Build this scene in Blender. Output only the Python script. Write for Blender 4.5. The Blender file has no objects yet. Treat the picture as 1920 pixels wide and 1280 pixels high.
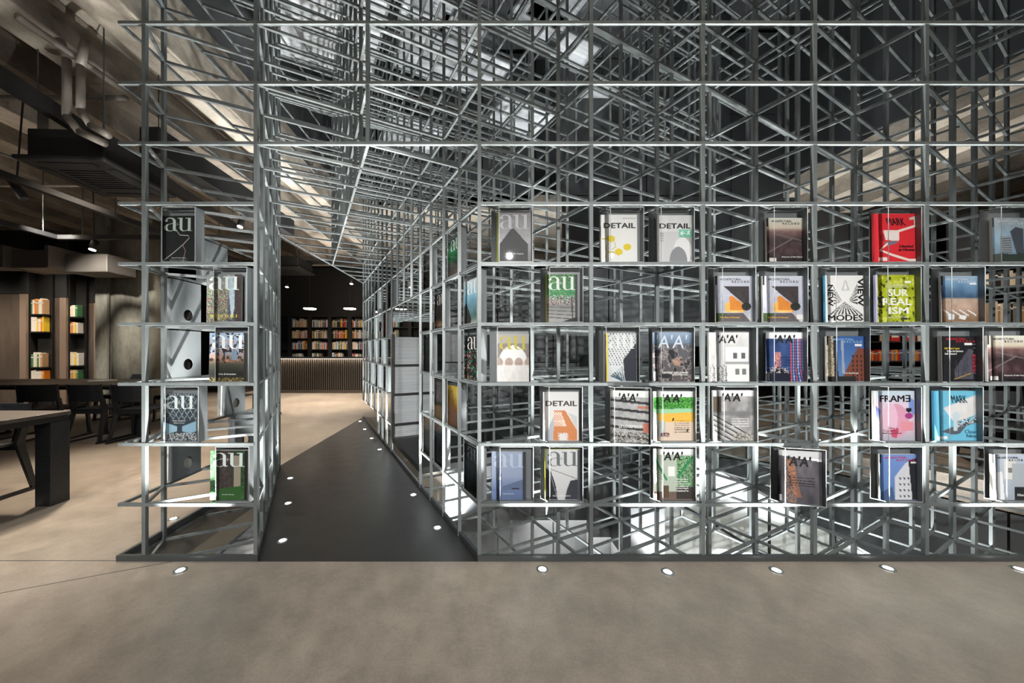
import bpy, bmesh, math, random
import numpy as np
from mathutils import Vector, Matrix

# ------------------------------------------------------------------ camera
F, CX, CY, CZ = 642.0, 898.0, 655.0, 1.264      # focal length in px, principal point, eye height
cam = bpy.data.cameras.new('camera')
cam.sensor_width = 36.0
cam.lens = F / 1920.0 * 36.0
cam.shift_x = (960 - CX) / 1920.0
cam.shift_y = (CY - 640) / 1920.0
cam.clip_start = 0.05
camo = bpy.data.objects.new('camera', cam)
camo.location = (0, 0, CZ)
camo.rotation_euler = (math.pi / 2, 0, 0)
bpy.context.scene.collection.objects.link(camo)
sc = bpy.context.scene
sc.camera = camo

# ------------------------------------------------------------------ world, exposure
w = bpy.data.worlds.new('world'); sc.world = w; w.use_nodes = True
w.node_tree.nodes['Background'].inputs[0].default_value = (0.75, 0.85, 1.0, 1)
w.node_tree.nodes['Background'].inputs[1].default_value = 0.03
sc.view_settings.view_transform = 'Standard'
sc.view_settings.look = 'None'
sc.view_settings.exposure = 0.0
sc.view_settings.gamma = 1.0
sc.view_settings.use_curve_mapping = False
sc.cycles.max_bounces = 5
sc.cycles.diffuse_bounces = 3
sc.cycles.glossy_bounces = 3
sc.cycles.transparent_max_bounces = 16
sc.cycles.sample_clamp_indirect = 4.0

COL = sc.collection
def area(name, loc, size, power, color=(1, 1, 1), rot=(0, 0, 0), sy=None, spread=180):
    l = bpy.data.lights.new(name, 'AREA'); l.energy = power; l.color = color
    l.size = size
    if sy: l.shape = 'RECTANGLE'; l.size_y = sy
    l.spread = math.radians(spread)
    o = bpy.data.objects.new(name, l); o.location = loc; o.rotation_euler = rot
    COL.objects.link(o); return o
def spot(name, loc, target, power, angle=60, color=(1, 1, 1), r=0.03, blend=0.5):
    l = bpy.data.lights.new(name, 'SPOT'); l.energy = power; l.color = color
    l.spot_size = math.radians(angle); l.spot_blend = blend; l.shadow_soft_size = r
    o = bpy.data.objects.new(name, l); o.location = loc
    d = Vector(target) - Vector(loc)
    o.rotation_euler = d.to_track_quat('-Z', 'Y').to_euler()
    COL.objects.link(o); return o
D0 = 2.06
WARM = (1.0, 0.84, 0.68); COOL = (0.93, 0.97, 1.0)
# ceiling lamps of the gallery the photographer stands in, turned towards the shelving
for x in (-3.4, -1.4, 0.6, 2.6, 4.6):
    spot('unseen_gallery_spot', (x, -2.6, 3.1), (x * .95, D0, 0.75), 900, 46, (1.0, 0.97, 0.94), .035, 1.0)
area('unseen_front_fill', (0.4, -2.7, 2.9), 6.5, 42, (1, .97, .94), (math.radians(75), 0, 0), sy=2.0)  # added broad fill behind the camera, lifts trays and magazines; no fixture
spot('unseen_gallery_spot', (-1.75, -0.5, 2.6), (-.35, 2.9, 1.15), 620, 36, (1, .98, .95), .03, .8)  # added unseen spot to brighten the magazines on the right passage wall
spot('unseen_gallery_spot', (0.9, -0.2, 3.6), (-1.75, 2.9, 1.2), 260, 34, (1, .98, .95), .03, .8)
spot('column_fill_spot', (-5.9, 4.4, 3.2), (-6.8, 6.9, 1.5), 520, 50, (1, .95, .86), .06, .8)  # added fill to brighten the column, not a lamp of the room
spot('ceiling_fill_spot', (-3.4, 7.2, 2.6), (-3.4, 9.4, 4.0), 160, 110, (1, .88, .76), .2, 1)  # added upward fill for the back beam and ceiling, no fixture there
for x in (-2.6, 0.4, 3.4):
    area('ceiling_lamp', (x, -0.6, 3.95), 0.8, 24, (1.0, 0.94, 0.88))
# lamps in the atrium ceiling
area('atrium_lamp', (1.5, 4.0, 6.6), 2.0, 25, COOL)
# lower level
area('lower_lamp', (1.2, 3.6, -0.9), 1.2, 75, (1, .95, .88), sy=1.6)
area('lower_lamp', (3.2, 3.2, -0.9), 1.2, 75, (.97, 1, 1), sy=1.2)
# spots over the reading area on the left and the counter hall behind
for (x, y, tx, ty, p) in ((-4.2, 4.0, -3.9, 3.2, 950), (-3.9, 2.2, -3.5, 1.9, 300), (-3.3, 5.2, -3.1, 4.9, 850),
                          (-6.2, 4.6, -6.0, 6.2, 160), (-4.3, 6.8, -4.3, 7.6, 1100), (-3.2, 7.8, -3.2, 8.4, 1100), (-5.6, 8.4, -5.6, 9.0, 600),
                          (-9.5, 5.0, -10.2, 7.2, 520), (-8.6, 6.45, -9.1, 7.3, 260), (-8.0, 6.5, -8.2, 7.5, 240), (-1.8, 8.2, -1.8, 8.8, 200)):  # the bookcase spots in this row are added to brighten the dark end panels
    spot('spot_light', (x, y, 3.6), (tx, ty, 0), p, 68, WARM, 0.12, 1.0)
for x in (-5.6, -4.0, -2.4):
    spot('shelf_light', (x, 9.6, 3.7), (x, 11.1, 1.5), 160, 80, (1, .85, .7), 0.05, 0.5)
spot('ceiling_fill_spot', (-3.6, 4.6, 2.4), (-3.6, 6.5, 4.0), 60, 110, (1, .85, .72), 0.2, 1)
spot('ceiling_fill_spot', (-5.4, 3.4, 2.2), (-5.4, 4.4, 4.0), 45, 120, (1, .85, .72), 0.2, 1)
for (x, y) in ((5.6, 3.6), (7.6, 5.2)):
    spot('spot_light', (x, y, 3.6), (x + .4, y + .8, 0), 220, 80, WARM, 0.05, 0.6)
spot('ceiling_fill_spot', (6.6, 5.6, 2.4), (6.8, 6.6, 4.0), 60, 110, (1, .93, .85), 0.2, 1)

# ------------------------------------------------------------------ helpers
def lin(c):
    c = np.asarray(c, float)
    if c.max() > 1.001: c = c / 255.0
    return np.where(c <= 0.04045, c / 12.92, ((c + 0.055) / 1.055) ** 2.4)
def L4(c): return tuple(lin(c)) + (1,)

def mat(name, col, rough=0.5, metal=0.0, spec=0.5, noise=None, bump=0.0, emit=None, coat=0.0, stretch=(1, 1, 1)):
    m = bpy.data.materials.new(name); m.use_nodes = True
    nt = m.node_tree; b = nt.nodes['Principled BSDF']
    b.inputs['Base Color'].default_value = L4(col)
    b.inputs['Roughness'].default_value = rough
    b.inputs['Metallic'].default_value = metal
    b.inputs['Specular IOR Level'].default_value = spec
    if coat: b.inputs['Coat Weight'].default_value = coat
    if emit:
        b.inputs['Emission Color'].default_value = L4(emit[0]); b.inputs['Emission Strength'].default_value = emit[1]
    if noise or bump:
        tc = nt.nodes.new('ShaderNodeTexCoord'); mp = nt.nodes.new('ShaderNodeMapping')
        mp.inputs['Scale'].default_value = stretch
        nz = nt.nodes.new('ShaderNodeTexNoise'); nz.inputs['Detail'].default_value = 6
        nz.inputs['Scale'].default_value = noise[0] if noise else 20
        nz.inputs['Roughness'].default_value = 0.62
        nt.links.new(tc.outputs['Object'], mp.inputs[0]); nt.links.new(mp.outputs[0], nz.inputs[0])
        if noise:
            cr = nt.nodes.new('ShaderNodeValToRGB')
            cr.color_ramp.elements[0].position = 0.3; cr.color_ramp.elements[1].position = 0.72
            cr.color_ramp.elements[0].color = L4(noise[1]); cr.color_ramp.elements[1].color = L4(noise[2])
            nt.links.new(nz.outputs[0], cr.inputs[0]); nt.links.new(cr.outputs[0], b.inputs['Base Color'])
        if bump:
            bp = nt.nodes.new('ShaderNodeBump'); bp.inputs['Strength'].default_value = bump
            bp.inputs['Distance'].default_value = 0.01
            nt.links.new(nz.outputs[0], bp.inputs['Height']); nt.links.new(bp.outputs[0], b.inputs['Normal'])
    return m

def concrete(name, c1, c2, c3, rough=0.55, bands=None, grain=60, bump=.12):
    m = bpy.data.materials.new(name); m.use_nodes = True
    nt = m.node_tree; b = nt.nodes['Principled BSDF']; N = nt.nodes.new; K = nt.links.new
    tc = N('ShaderNodeTexCoord'); mp = N('ShaderNodeMapping')
    if bands: mp.inputs['Scale'].default_value = bands
    K(tc.outputs['Object'], mp.inputs[0])
    n1 = N('ShaderNodeTexNoise'); n1.inputs['Scale'].default_value = 0.9; n1.inputs['Detail'].default_value = 8; n1.inputs['Roughness'].default_value = .65
    n2 = N('ShaderNodeTexNoise'); n2.inputs['Scale'].default_value = 7; n2.inputs['Detail'].default_value = 8; n2.inputs['Roughness'].default_value = .7
    n3 = N('ShaderNodeTexNoise'); n3.inputs['Scale'].default_value = grain; n3.inputs['Detail'].default_value = 3
    for n in (n1, n2, n3): K(mp.outputs[0], n.inputs[0])
    cr = N('ShaderNodeValToRGB'); cr.color_ramp.elements[0].position = .33; cr.color_ramp.elements[1].position = .68
    cr.color_ramp.elements[0].color = L4(c1); cr.color_ramp.elements[1].color = L4(c3)
    e = cr.color_ramp.elements.new(.5); e.color = L4(c2)
    K(n1.outputs[0], cr.inputs[0])
    mx = N('ShaderNodeMixRGB'); mx.blend_type = 'OVERLAY'; mx.inputs[0].default_value = .55
    K(cr.outputs[0], mx.inputs[1]); K(n2.outputs[0], mx.inputs[2])
    mx2 = N('ShaderNodeMixRGB'); mx2.blend_type = 'OVERLAY'; mx2.inputs[0].default_value = .22
    K(mx.outputs[0], mx2.inputs[1]); K(n3.outputs[0], mx2.inputs[2])
    K(mx2.outputs[0], b.inputs['Base Color'])
    rr = N('ShaderNodeMapRange'); rr.inputs[3].default_value = rough - .12; rr.inputs[4].default_value = rough + .15
    K(n2.outputs[0], rr.inputs[0]); K(rr.outputs[0], b.inputs['Roughness'])
    bp = N('ShaderNodeBump'); bp.inputs['Strength'].default_value = bump; bp.inputs['Distance'].default_value = .01
    K(n2.outputs[0], bp.inputs['Height']); K(bp.outputs[0], b.inputs['Normal'])
    return m

def clear(name, tint=(1, 1, 1), refl=0.08):
    m = bpy.data.materials.new(name); m.use_nodes = True
    nt = m.node_tree; nt.nodes.clear(); N = nt.nodes.new; K = nt.links.new
    out = N('ShaderNodeOutputMaterial'); mx = N('ShaderNodeMixShader')
    tr = N('ShaderNodeBsdfTransparent'); tr.inputs[0].default_value = tuple(tint) + (1,)
    gl = N('ShaderNodeBsdfGlossy'); gl.inputs['Roughness'].default_value = 0.02
    fr = N('ShaderNodeFresnel'); fr.inputs[0].default_value = 1.45
    K(fr.outputs[0], mx.inputs[0]); K(tr.outputs[0], mx.inputs[1]); K(gl.outputs[0], mx.inputs[2]); K(mx.outputs[0], out.inputs[0])
    return m

def printmat():
    m = bpy.data.materials.new('printed_paper'); m.use_nodes = True
    nt = m.node_tree; b = nt.nodes['Principled BSDF']
    a = nt.nodes.new('ShaderNodeAttribute'); a.attribute_name = 'Col'
    nt.links.new(a.outputs['Color'], b.inputs['Base Color'])
    b.inputs['Roughness'].default_value = 0.5; b.inputs['Specular IOR Level'].default_value = 0.25
    return m

M = {}
M['steel'] = mat('brushed_grey_steel', (94, 100, 100), 0.42, 0.25, noise=(14, (87, 92, 92), (103, 109, 109)), stretch=(1, 1, .3))
M['steel_dark'] = mat('dark_grey_steel', (70, 74, 75), 0.4, 0.5)
M['holder'] = mat('grey_powder_coated_metal', (116, 121, 123), 0.45, 0.2)
M['acrylic'] = clear('clear_acrylic')
M['edge'] = mat('polished_acrylic_edge', (150, 156, 156), 0.3, 0.0)
M['print'] = printmat()
M['paper'] = mat('paper_block', (214, 212, 204), 0.7)
M['floor'] = concrete('polished_concrete', (112, 104, 94), (128, 119, 108), (142, 134, 123), .42, grain=90)
M['pass'] = concrete('dark_inlaid_floor', (25, 25, 26), (31, 31, 31), (38, 37, 37), .36)
M['ceil'] = concrete('board_marked_concrete', (104, 96, 86), (134, 126, 114), (164, 156, 144), .85, (1.3, .8, 1.3), 60, .5)
M['colm'] = concrete('column_concrete', (120, 116, 104), (142, 138, 126), (160, 156, 144), .8, (2.5, 2.5, .9), 60, .4)
M['black'] = mat('matt_black', (20, 20, 21), 0.6)
M['blackwood'] = mat('black_stained_ash', (26, 28, 31), 0.42, noise=(9, (20, 22, 24), (38, 41, 45)), stretch=(1, 6, 6))
M['tabletop'] = mat('dark_table_surface', (72, 66, 60), 0.5, noise=(5, (64, 59, 54), (86, 79, 72)), stretch=(1, 4, 1))
M['brown'] = mat('brown_bronze_panel', (80, 71, 65), 0.55, noise=(3, (70, 62, 56), (92, 83, 76)), stretch=(2, 2, .5))
M['brown_lt'] = mat('light_bronze_strip', (134, 118, 106), 0.5)
M['charcoal'] = mat('charcoal_wall_panel', (44, 46, 48), 0.5, noise=(2, (40, 42, 44), (50, 52, 54)))
M['charcoal_m'] = mat('mid_grey_wall_panel', (76, 79, 82), 0.45, noise=(2, (70, 73, 76), (84, 87, 90)))
M['cream'] = mat('cream_plaster', (222, 212, 196), 0.8, noise=(1.5, (214, 204, 188), (230, 222, 208)))
M['frost'] = mat('frosted_pale_panel', (196, 202, 202), 0.35, noise=(1.2, (186, 193, 193), (208, 213, 212)))
M['sheet'] = mat('brushed_aluminium_sheet', (176, 180, 184), 0.35, 0.35, noise=(3, (150, 155, 160), (200, 204, 208)), stretch=(.3, 9, 1))
M['panelgrey'] = mat('grey_metal_riser', (160, 164, 166), 0.35, 0.15, noise=(3, (150, 154, 157), (174, 178, 181)), stretch=(.4, .4, 14))
M['emit'] = mat('lamp_lens', (255, 255, 255), 0.3, emit=((255, 252, 246), 30))
M['emit_warm'] = mat('warm_lamp_lens', (255, 240, 220), 0.3, emit=((255, 236, 214), 30))
M['slat'] = mat('dark_bronze_slat', (66, 58, 50), 0.5)
M['strip'] = mat('warm_light_strip', (255, 235, 210), 0.3, emit=((255, 226, 196), 5))
M['pipe'] = mat('pale_painted_pipe', (112, 106, 98), 0.5)
M['duct'] = mat('grey_duct_sheet', (110, 104, 98), 0.5, 0.2)
M['green'] = mat('green_sign_face', (30, 160, 100), 0.4, emit=((20, 165, 95), 4))
M['white_em'] = mat('white_sign_symbol', (240, 255, 246), 0.4, emit=((235, 255, 244), 7))

def mesh_obj(name, verts, faces, m, parent=None, smooth=False):
    me = bpy.data.meshes.new(name)
    me.from_pydata([tuple(v) for v in verts], [], faces)
    me.validate(verbose=False); me.update()
    if m is not None: me.materials.append(m)
    if smooth:
        for p in me.polygons: p.use_smooth = True
    o = bpy.data.objects.new(name, me)
    COL.objects.link(o)
    if parent: o.parent = parent
    return o

class MB:
    """collects solid shapes, builds one mesh"""
    def __init__(s): s.v = []; s.f = []
    def add(s, vs, fs):
        n = len(s.v); s.v += [tuple(v) for v in vs]; s.f += [tuple(i + n for i in f) for f in fs]
    def box(s, x0, x1, y0, y1, z0, z1, T=None):
        vs = [Vector((x, y, z)) for z in (z0, z1) for y in (y0, y1) for x in (x0, x1)]
        if T is not None: vs = [T @ v for v in vs]
        s.add(vs, [(0, 2, 3, 1), (4, 5, 7, 6), (0, 1, 5, 4), (2, 6, 7, 3), (0, 4, 6, 2), (1, 3, 7, 5)]); return s
    def bar(s, a, b, w, h=None, up=(0, 0, 1)):
        """box from a to b, w across, h along up"""
        a = Vector(a); b = Vector(b); h = h or w
        d = (b - a).normalized(); up = Vector(up)
        if abs(d.dot(up)) > .99: up = Vector((0, 1, 0))
        sx = d.cross(up).normalized(); uz = sx.cross(d).normalized()
        vs = []
        for p in (a, b):
            for (i, j) in ((-1, -1), (1, -1), (1, 1), (-1, 1)):
                vs.append(p + sx * (i * w / 2) + uz * (j * h / 2))
        s.add(vs, [(0, 1, 2, 3), (7, 6, 5, 4), (0, 4, 5, 1), (1, 5, 6, 2), (2, 6, 7, 3), (3, 7, 4, 0)]); return s
    def cyl(s, a, b, r0, r1=None, n=16, cap=True):
        a = Vector(a); b = Vector(b); r1 = r0 if r1 is None else r1
        d = (b - a).normalized(); t = Vector((0, 0, 1)) if abs(d.z) < .9 else Vector((1, 0, 0))
        u = d.cross(t).normalized(); v = d.cross(u).normalized()
        vs = [p + (u * math.cos(2 * math.pi * k / n) + v * math.sin(2 * math.pi * k / n)) * r for p, r in ((a, r0), (b, r1)) for k in range(n)]
        fs = [(k, n + k, n + (k + 1) % n, (k + 1) % n) for k in range(n)]
        if cap: fs += [tuple(range(n)), tuple(range(2 * n - 1, n - 1, -1))]
        s.add(vs, fs); return s
    def tube(s, pts, r, n=10):
        for a, b in zip(pts[:-1], pts[1:]): s.cyl(a, b, r, r, n)
        return s
    def prism(s, poly, z0, z1):
        n = len(poly)
        vs = [(p[0], p[1], z0) for p in poly] + [(p[0], p[1], z1) for p in poly]
        s.add(vs, [tuple(range(n - 1, -1, -1)), tuple(range(n, 2 * n))] + [(k, (k + 1) % n, n + (k + 1) % n, n + k) for k in range(n)]); return s
    def build(s, name, m, parent=None, smooth=False): return mesh_obj(name, s.v, s.f, m, parent, smooth)

def bevel(o, w=.004, seg=2):
    md = o.modifiers.new('bevel', 'BEVEL'); md.width = w; md.segments = seg; md.limit_method = 'ANGLE'; return o
def empty(name, loc=(0, 0, 0), rz=0):
    o = bpy.data.objects.new(name, None); o.location = loc; o.rotation_euler = (0, 0, rz)
    o.empty_display_size = .1; COL.objects.link(o); return o
def tag(o, label, cat, group=None):
    o['label'] = label; o['category'] = cat
    if group: o['group'] = group
    return o
def struct(o): o['kind'] = 'structure'; return o
def stuff(o): o['kind'] = 'stuff'; return o
def copy_tree(o, parent=None):
    c = o.copy(); COL.objects.link(c)
    if parent: c.parent = parent
    for ch in list(o.children): copy_tree(ch, c)
    return c
def W(px, py, y): return Vector(((px - CX) * y / F, y, CZ + (CY - py) * y / F))
def ordn(n):
    a = ['first', 'second', 'third', 'fourth', 'fifth', 'sixth', 'seventh', 'eighth', 'ninth', 'tenth', 'eleventh', 'twelfth', 'thirteenth', 'fourteenth', 'fifteenth', 'sixteenth', 'seventeenth', 'eighteenth', 'nineteenth', 'twentieth']
    return a[n] if n < 20 else ('thirtieth' if n == 29 else ('twenty-' + a[n - 20] if n < 29 else 'thirty-' + a[n - 30]))

# ------------------------------------------------------------------ plan of the lattice
D = 2.0616                    # distance of the front plane
H = 0.6708                    # front node spacing
X0 = 0.0027                   # x of the passage corner
DX, DY = -0.13416, 0.26833    # one cell of the narrow direction
XL = -2.155                   # left boundary of the whole block
LV = lambda l: 0.333 + 0.3613 * l
def node(i, j): return (X0 + H * i + DX * j, D + DY * j)
PIT = -3.1
NJ = 16

# ------------------------------------------------------------------ room shell
fl = MB()
def slab(poly, z0=-.25, z1=0): fl.prism(poly, z0, z1)
slab([(-12, -3), (9.8, -3), (9.8, D - .005), (-12, D - .005)])
slab([(-12, D - .005), (XL - .01, D - .005), (XL - .01, 6.42), (-12, 6.42)])
slab([(-12, 6.42), (9.8, 6.42), (9.8, 12), (-12, 12)])
EDGE = [(2.2, 6.42), (2.2, 5.3), (4.2, 4.5), (4.95, 3.2), (5.5, D - .005)]
slab(EDGE + [(9.8, D - .005), (9.8, 6.42)])
struct(fl.build('floor', M['floor']))
# joint in the concrete
j = MB(); j.bar((-1.82, 2.045, .0006), (-4.4, 1.0, .0006), .004, .001); j.bar((-4.8, 2.05, .0006), (XL, 2.05, .0006), .004, .001)
struct(j.build('trim_1', M['steel_dark']))
# passage floor inlay
A = node(-2, 0); B = node(0, 0); C = node(0, 16)
k6 = node(-2, 6)
pf = MB(); pf.prism([(A[0], A[1] - .02), (B[0], B[1] - .02), (C[0], C[1]), (XL, C[1]), (XL, k6[1] + .02), (k6[0], k6[1])], -.25, .002)
struct(pf.build('floor_inlay', M['pass']))
# recess under the left block
rc = MB(); rc.prism([(XL, D), (A[0], D), (XL, k6[1])], -.42, -.40); struct(rc.build('recess_floor', M['sheet']))
# lower level
lo = MB(); lo.box(-2.6, 6.5, 1.6, 7.5, PIT - .1, PIT); struct(lo.build('lower_floor', M['floor']))
lw = MB(); lw.box(-2.6, 6.5, 7.4, 7.5, PIT, -.25); lw.box(-2.7, -2.6, 1.6, 7.5, PIT, -.25); lw.box(6.5, 6.6, 1.6, 7.5, PIT, -.25); lw.box(-2.6, 6.5, 1.5, 1.6, PIT, -.25)
struct(lw.build('lower_wall', M['cream']))
# outer walls
for nm, b_ in (('wall_back', (-12, 9.8, 11.6, 11.8)), ('wall_left', (-12.2, -12, -3, 11.8)), ('wall_right', (9.8, 10, -3, 11.8)), ('wall_front', (-12, 9.8, -3.2, -3))):
    q = MB(); q.box(b_[0], b_[1], b_[2], b_[3], 0, 7.4); struct(q.build(nm, M['black'] if nm != 'wall_front' else M['charcoal_m']))
# concrete ceiling with ribs, open over the lattice
ZC = 4.06
ce = MB()
ce.box(-12, -2.6, -3, 12, ZC, ZC + .25); ce.box(-2.6, 9.8, -3, 1.2, ZC, ZC + .25); ce.box(-2.6, 9.8, 7.0, 12, ZC, ZC + .25); ce.box(5.6, 9.8, 1.2, 7.0, ZC, ZC + .25)
struct(ce.build('ceiling', M['ceil']))
x = -2.75; n = 1
while x > -11.5:
    q = MB(); q.box(x - .17, x + .17, -3, 9.4, ZC - .30, ZC); o = struct(q.build('ceiling_rib', M['ceil'])); bevel(o, .012); x -= .78
for x in (6.0, 6.8, 7.6, 8.4, 9.2):
    q = MB(); q.box(x - .16, x + .16, 1.2, 9.4, ZC - .28, ZC); struct(q.build('ceiling_rib', M['ceil']))
q = MB(); q.box(-12, 9.8, 9.4, 9.75, ZC - .42, ZC); struct(q.build('ceiling_beam', M['ceil']))
q = MB(); q.box(-12, 9.8, 6.75, 7.0, ZC - .05, ZC + .25); struct(q.build('ceiling_beam', M['ceil']))
# upper walls of the atrium
q = MB(); q.box(-2.7, -2.6, 1.2, 7.0, ZC + .25, 7.2); q.box(-2.6, 5.6, 1.1, 1.2, ZC + .25, 7.2); q.box(5.6, 5.7, 1.1, 7.0, ZC + .25, 7.2)
q.box(-2.6, 5.6, 7.0, 7.1, ZC + .25, 7.2); struct(q.build('atrium_wall', M['charcoal']))
q = MB(); q.box(-2.7, 5.7, 1.1, 7.1, 7.2, 7.35); struct(q.build('atrium_ceiling', M['charcoal']))

# ------------------------------------------------------------------ stair shaft walls and panels behind the lattice
U2 = Vector((.894427, .447214, 0)); U1 = Vector((-.447214, .894427, 0))
def P(i, j, z=0): a = node(i, j); return Vector((a[0], a[1], z))
def panel(a, b, z0, z1, t=.04):
    m_ = MB(); a = Vector((a[0], a[1], 0)); b = Vector((b[0], b[1], 0)); n_ = Vector((-(b - a).y, (b - a).x, 0)).normalized() * t
    m_.prism([(a.x, a.y), (b.x, b.y), (b.x + n_.x, b.y + n_.y), (a.x + n_.x, a.y + n_.y)], z0, z1); return m_
def wallrun(name, a, b, z0, z1, m_, nseg, joints=None, gap=.008):
    """a run of wall panels, each a panel of its own, with joints between"""
    root = struct(empty(name, (0, 0, 0)))
    a = Vector((a[0], a[1], 0)); b = Vector((b[0], b[1], 0)); zs = joints or [z0, z1]
    for k in range(nseg):
        p = a.lerp(b, k / nseg); q_ = a.lerp(b, (k + 1) / nseg); d = (q_ - p).normalized() * gap
        for u_, v_ in zip(zs[:-1], zs[1:]): panel(p + d, q_ - d, u_ + gap, v_ - gap).build('panel', m_, root)
    return root
wallrun('stair_wall', P(1, 8.5), P(5.2, 8.5), 0, 2.2, M['charcoal_m'], 4, [-3, -1.6, .15, 1.1, 2.3])
wallrun('stair_wall', (1.15, 4.75), (3.5, 4.75), 1.3, 7.2, M['charcoal'], 2, [1.3, 3.4, 5.3, 7.1])
wallrun('stair_wall', (3.55, 6.3), (7.9, 6.3), 2.2, 7.2, M['charcoal'], 4, [2.35, 4.0, 5.6, 7.1])
wallrun('stair_wall', (8.75, 6.9), (9.8, 6.9), 0, 3.4, M['black'], 1, [0, 3.4])
for (a_, b_) in zip(EDGE[:-1], EDGE[1:]): wallrun('pit_wall', a_, b_, -3, 0, M['charcoal_m'], 2, [-3, -1.4, -.26])
wallrun('stair_wall', (3.5, 4.75), (3.55, 6.3), 2.2, 7.2, M['charcoal'], 1, [2.2, 4.2, 7.1])
wallrun('stair_wall', (-2.0, 6.75), (1.1, 6.75), 4.1, 7.2, M['charcoal'], 3, [4.1, 5.6, 7.1])
# landing and flight of steps in the opening of the passage wall
st = empty('staircase'); tag(st, 'dark steel landing with steps and grey panels in the passage wall opening', 'staircase')
def quad(i0, j0, i1, j1, z0, z1):
    m_ = MB(); m_.prism([P(i0, j0)[:2], P(i1, j0)[:2], P(i1 , j1)[:2], P(i0, j1)[:2]], z0, z1); return m_
def cellpoly(u0, u1, v0, v1):
    o_ = P(0, 0); return [tuple((o_ + U2 * (u * .6) + U1 * (v * .3))[:2]) for u, v in ((u0, v0), (u1, v0), (u1, v1), (u0, v1))]
m_ = MB(); m_.prism(cellpoly(.02, 1.5, 4.08, 8.0), .11, .17); m_.build('landing', M['black'], st)
for k in range(8):
    m_ = MB(); m_.prism(cellpoly(1.5 + .42 * k, 1.95 + .42 * k, 4.1, 7.9), .17 + .17 * k, .35 + .17 * k); m_.build('step', M['steel_dark'], st)
o_ = P(0, 0)
def uv(u, v, z): p = o_ + U2 * (u * .6) + U1 * (v * .3); return Vector((p.x, p.y, z))
for z0, z1 in ((.18, .33), (.35, .70), (.72, 1.06), (1.08, 1.42)):
    a, b = uv(.06, 8.02, 0), uv(.95, 8.02, 0)
    panel(a, b, z0, z1, .02).build('riser_panel', M['panelgrey'], st)
for z in (.34, .71, 1.07): m_ = MB(); m_.bar(uv(.0, 7.95, z), uv(1.0, 7.95, z), .03, .02); m_.build('black_rail', M['black'], st)
for v_ in (7.95, 4.1): m_ = MB(); m_.bar(uv(.02, v_, .17), uv(.02, v_, 1.45), .03); m_.build('black_post', M['black'], st)
# sloping stair side going up to the right behind the shelves
m_ = MB(); s0, s1 = uv(.9, 8.2, .15), uv(4.6, 8.2, 1.75)
m_.add([s0, s1, s1 + Vector((0, 0, .42)), s0 + Vector((0, 0, .55)), s0 + U1 * .05, s1 + U1 * .05, s1 + U1 * .05 + Vector((0, 0, .42)), s0 + U1 * .05 + Vector((0, 0, .55))],
       [(0, 1, 2, 3), (7, 6, 5, 4), (0, 4, 5, 1), (3, 2, 6, 7), (0, 3, 7, 4), (1, 5, 6, 2)])
m_.build('side_string', M['panelgrey'], st)
# stair going down behind the lower right of the lattice: pale frosted balustrade panels in black frames
dn = empty('lower_balustrade'); tag(dn, 'pale frosted stair balustrade in black frames sloping down below the floor at right', 'balustrade')
a0 = Vector((1.95, 3.9, .35)); a1 = Vector((4.7, 3.15, -1.25))
for k in range(5):
    p = a0.lerp(a1, k / 5); q_ = a0.lerp(a1, (k + 1) / 5)
    for (t0, t1) in ((-.02, -.62), (-.65, -1.35)):
        m_ = MB(); g = Vector((0, .012, 0)); e_ = (q_ - p) * .02
        vs = [p + e_ + Vector((0, 0, t1)), q_ - e_ + Vector((0, 0, t1)), q_ - e_ + Vector((0, 0, t0)), p + e_ + Vector((0, 0, t0))]
        m_.add(vs + [v + g for v in vs], [(0, 1, 2, 3), (7, 6, 5, 4), (0, 4, 5, 1), (3, 2, 6, 7), (0, 3, 7, 4), (1, 5, 6, 2)])
        m_.build('panel', M['frost'], dn)
for k in range(6):
    p = a0.lerp(a1, k / 5); m_ = MB(); m_.bar(p, p + Vector((0, 0, -1.45)), .022); m_.build('frame_post', M['black'], dn)
for t in (0, -.635, -1.37):
    m_ = MB(); m_.bar(a0 + Vector((0, -.012, t)), a1 + Vector((0, -.012, t)), .02, .022); m_.build('frame_rail', M['black'], dn)
# dark service block in the pit
m_ = MB(); m_.box(1.5, 1.85, 3.4, 3.9, PIT, -.3); bevel(tag(m_.build('service_block', M['charcoal_m']), 'dark grey block standing in the lower level below the shelves', 'block'), .01)
m_ = MB(); m_.box(1.3, 1.6, 3.95, 4.15, PIT, -.1); bevel(tag(m_.build('dark_pier', M['charcoal_m']), 'tall dark grey pier rising from the lower level behind the lattice', 'pier'), .01)
# pale wall panels in black frames around the pit
pl = empty('pit_screen'); struct(pl)
for k in range(6):
    p = Vector((-1.0 + .55 * k, 5.6 - .1 * k, 0)); q_ = Vector((-1.0 + .55 * (k + 1), 5.6 - .1 * (k + 1), 0)); e_ = (q_ - p) * .03
    for z0, z1 in ((-2.95, -2.0), (-1.97, -1.0), (-.97, -.28)):
        panel(p + e_, q_ - e_, z0, z1, .02).build('panel', M['cream'], pl)
m_ = MB(); m_.prism([(-1.0, 4.0), (.9, 3.3), (1.5, 4.2), (-.4, 4.9)], -2.2, -2.12); tag(m_.build('lower_landing', M['charcoal_m']), 'dark landing slab seen below through the lattice at lower left', 'landing')
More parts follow.
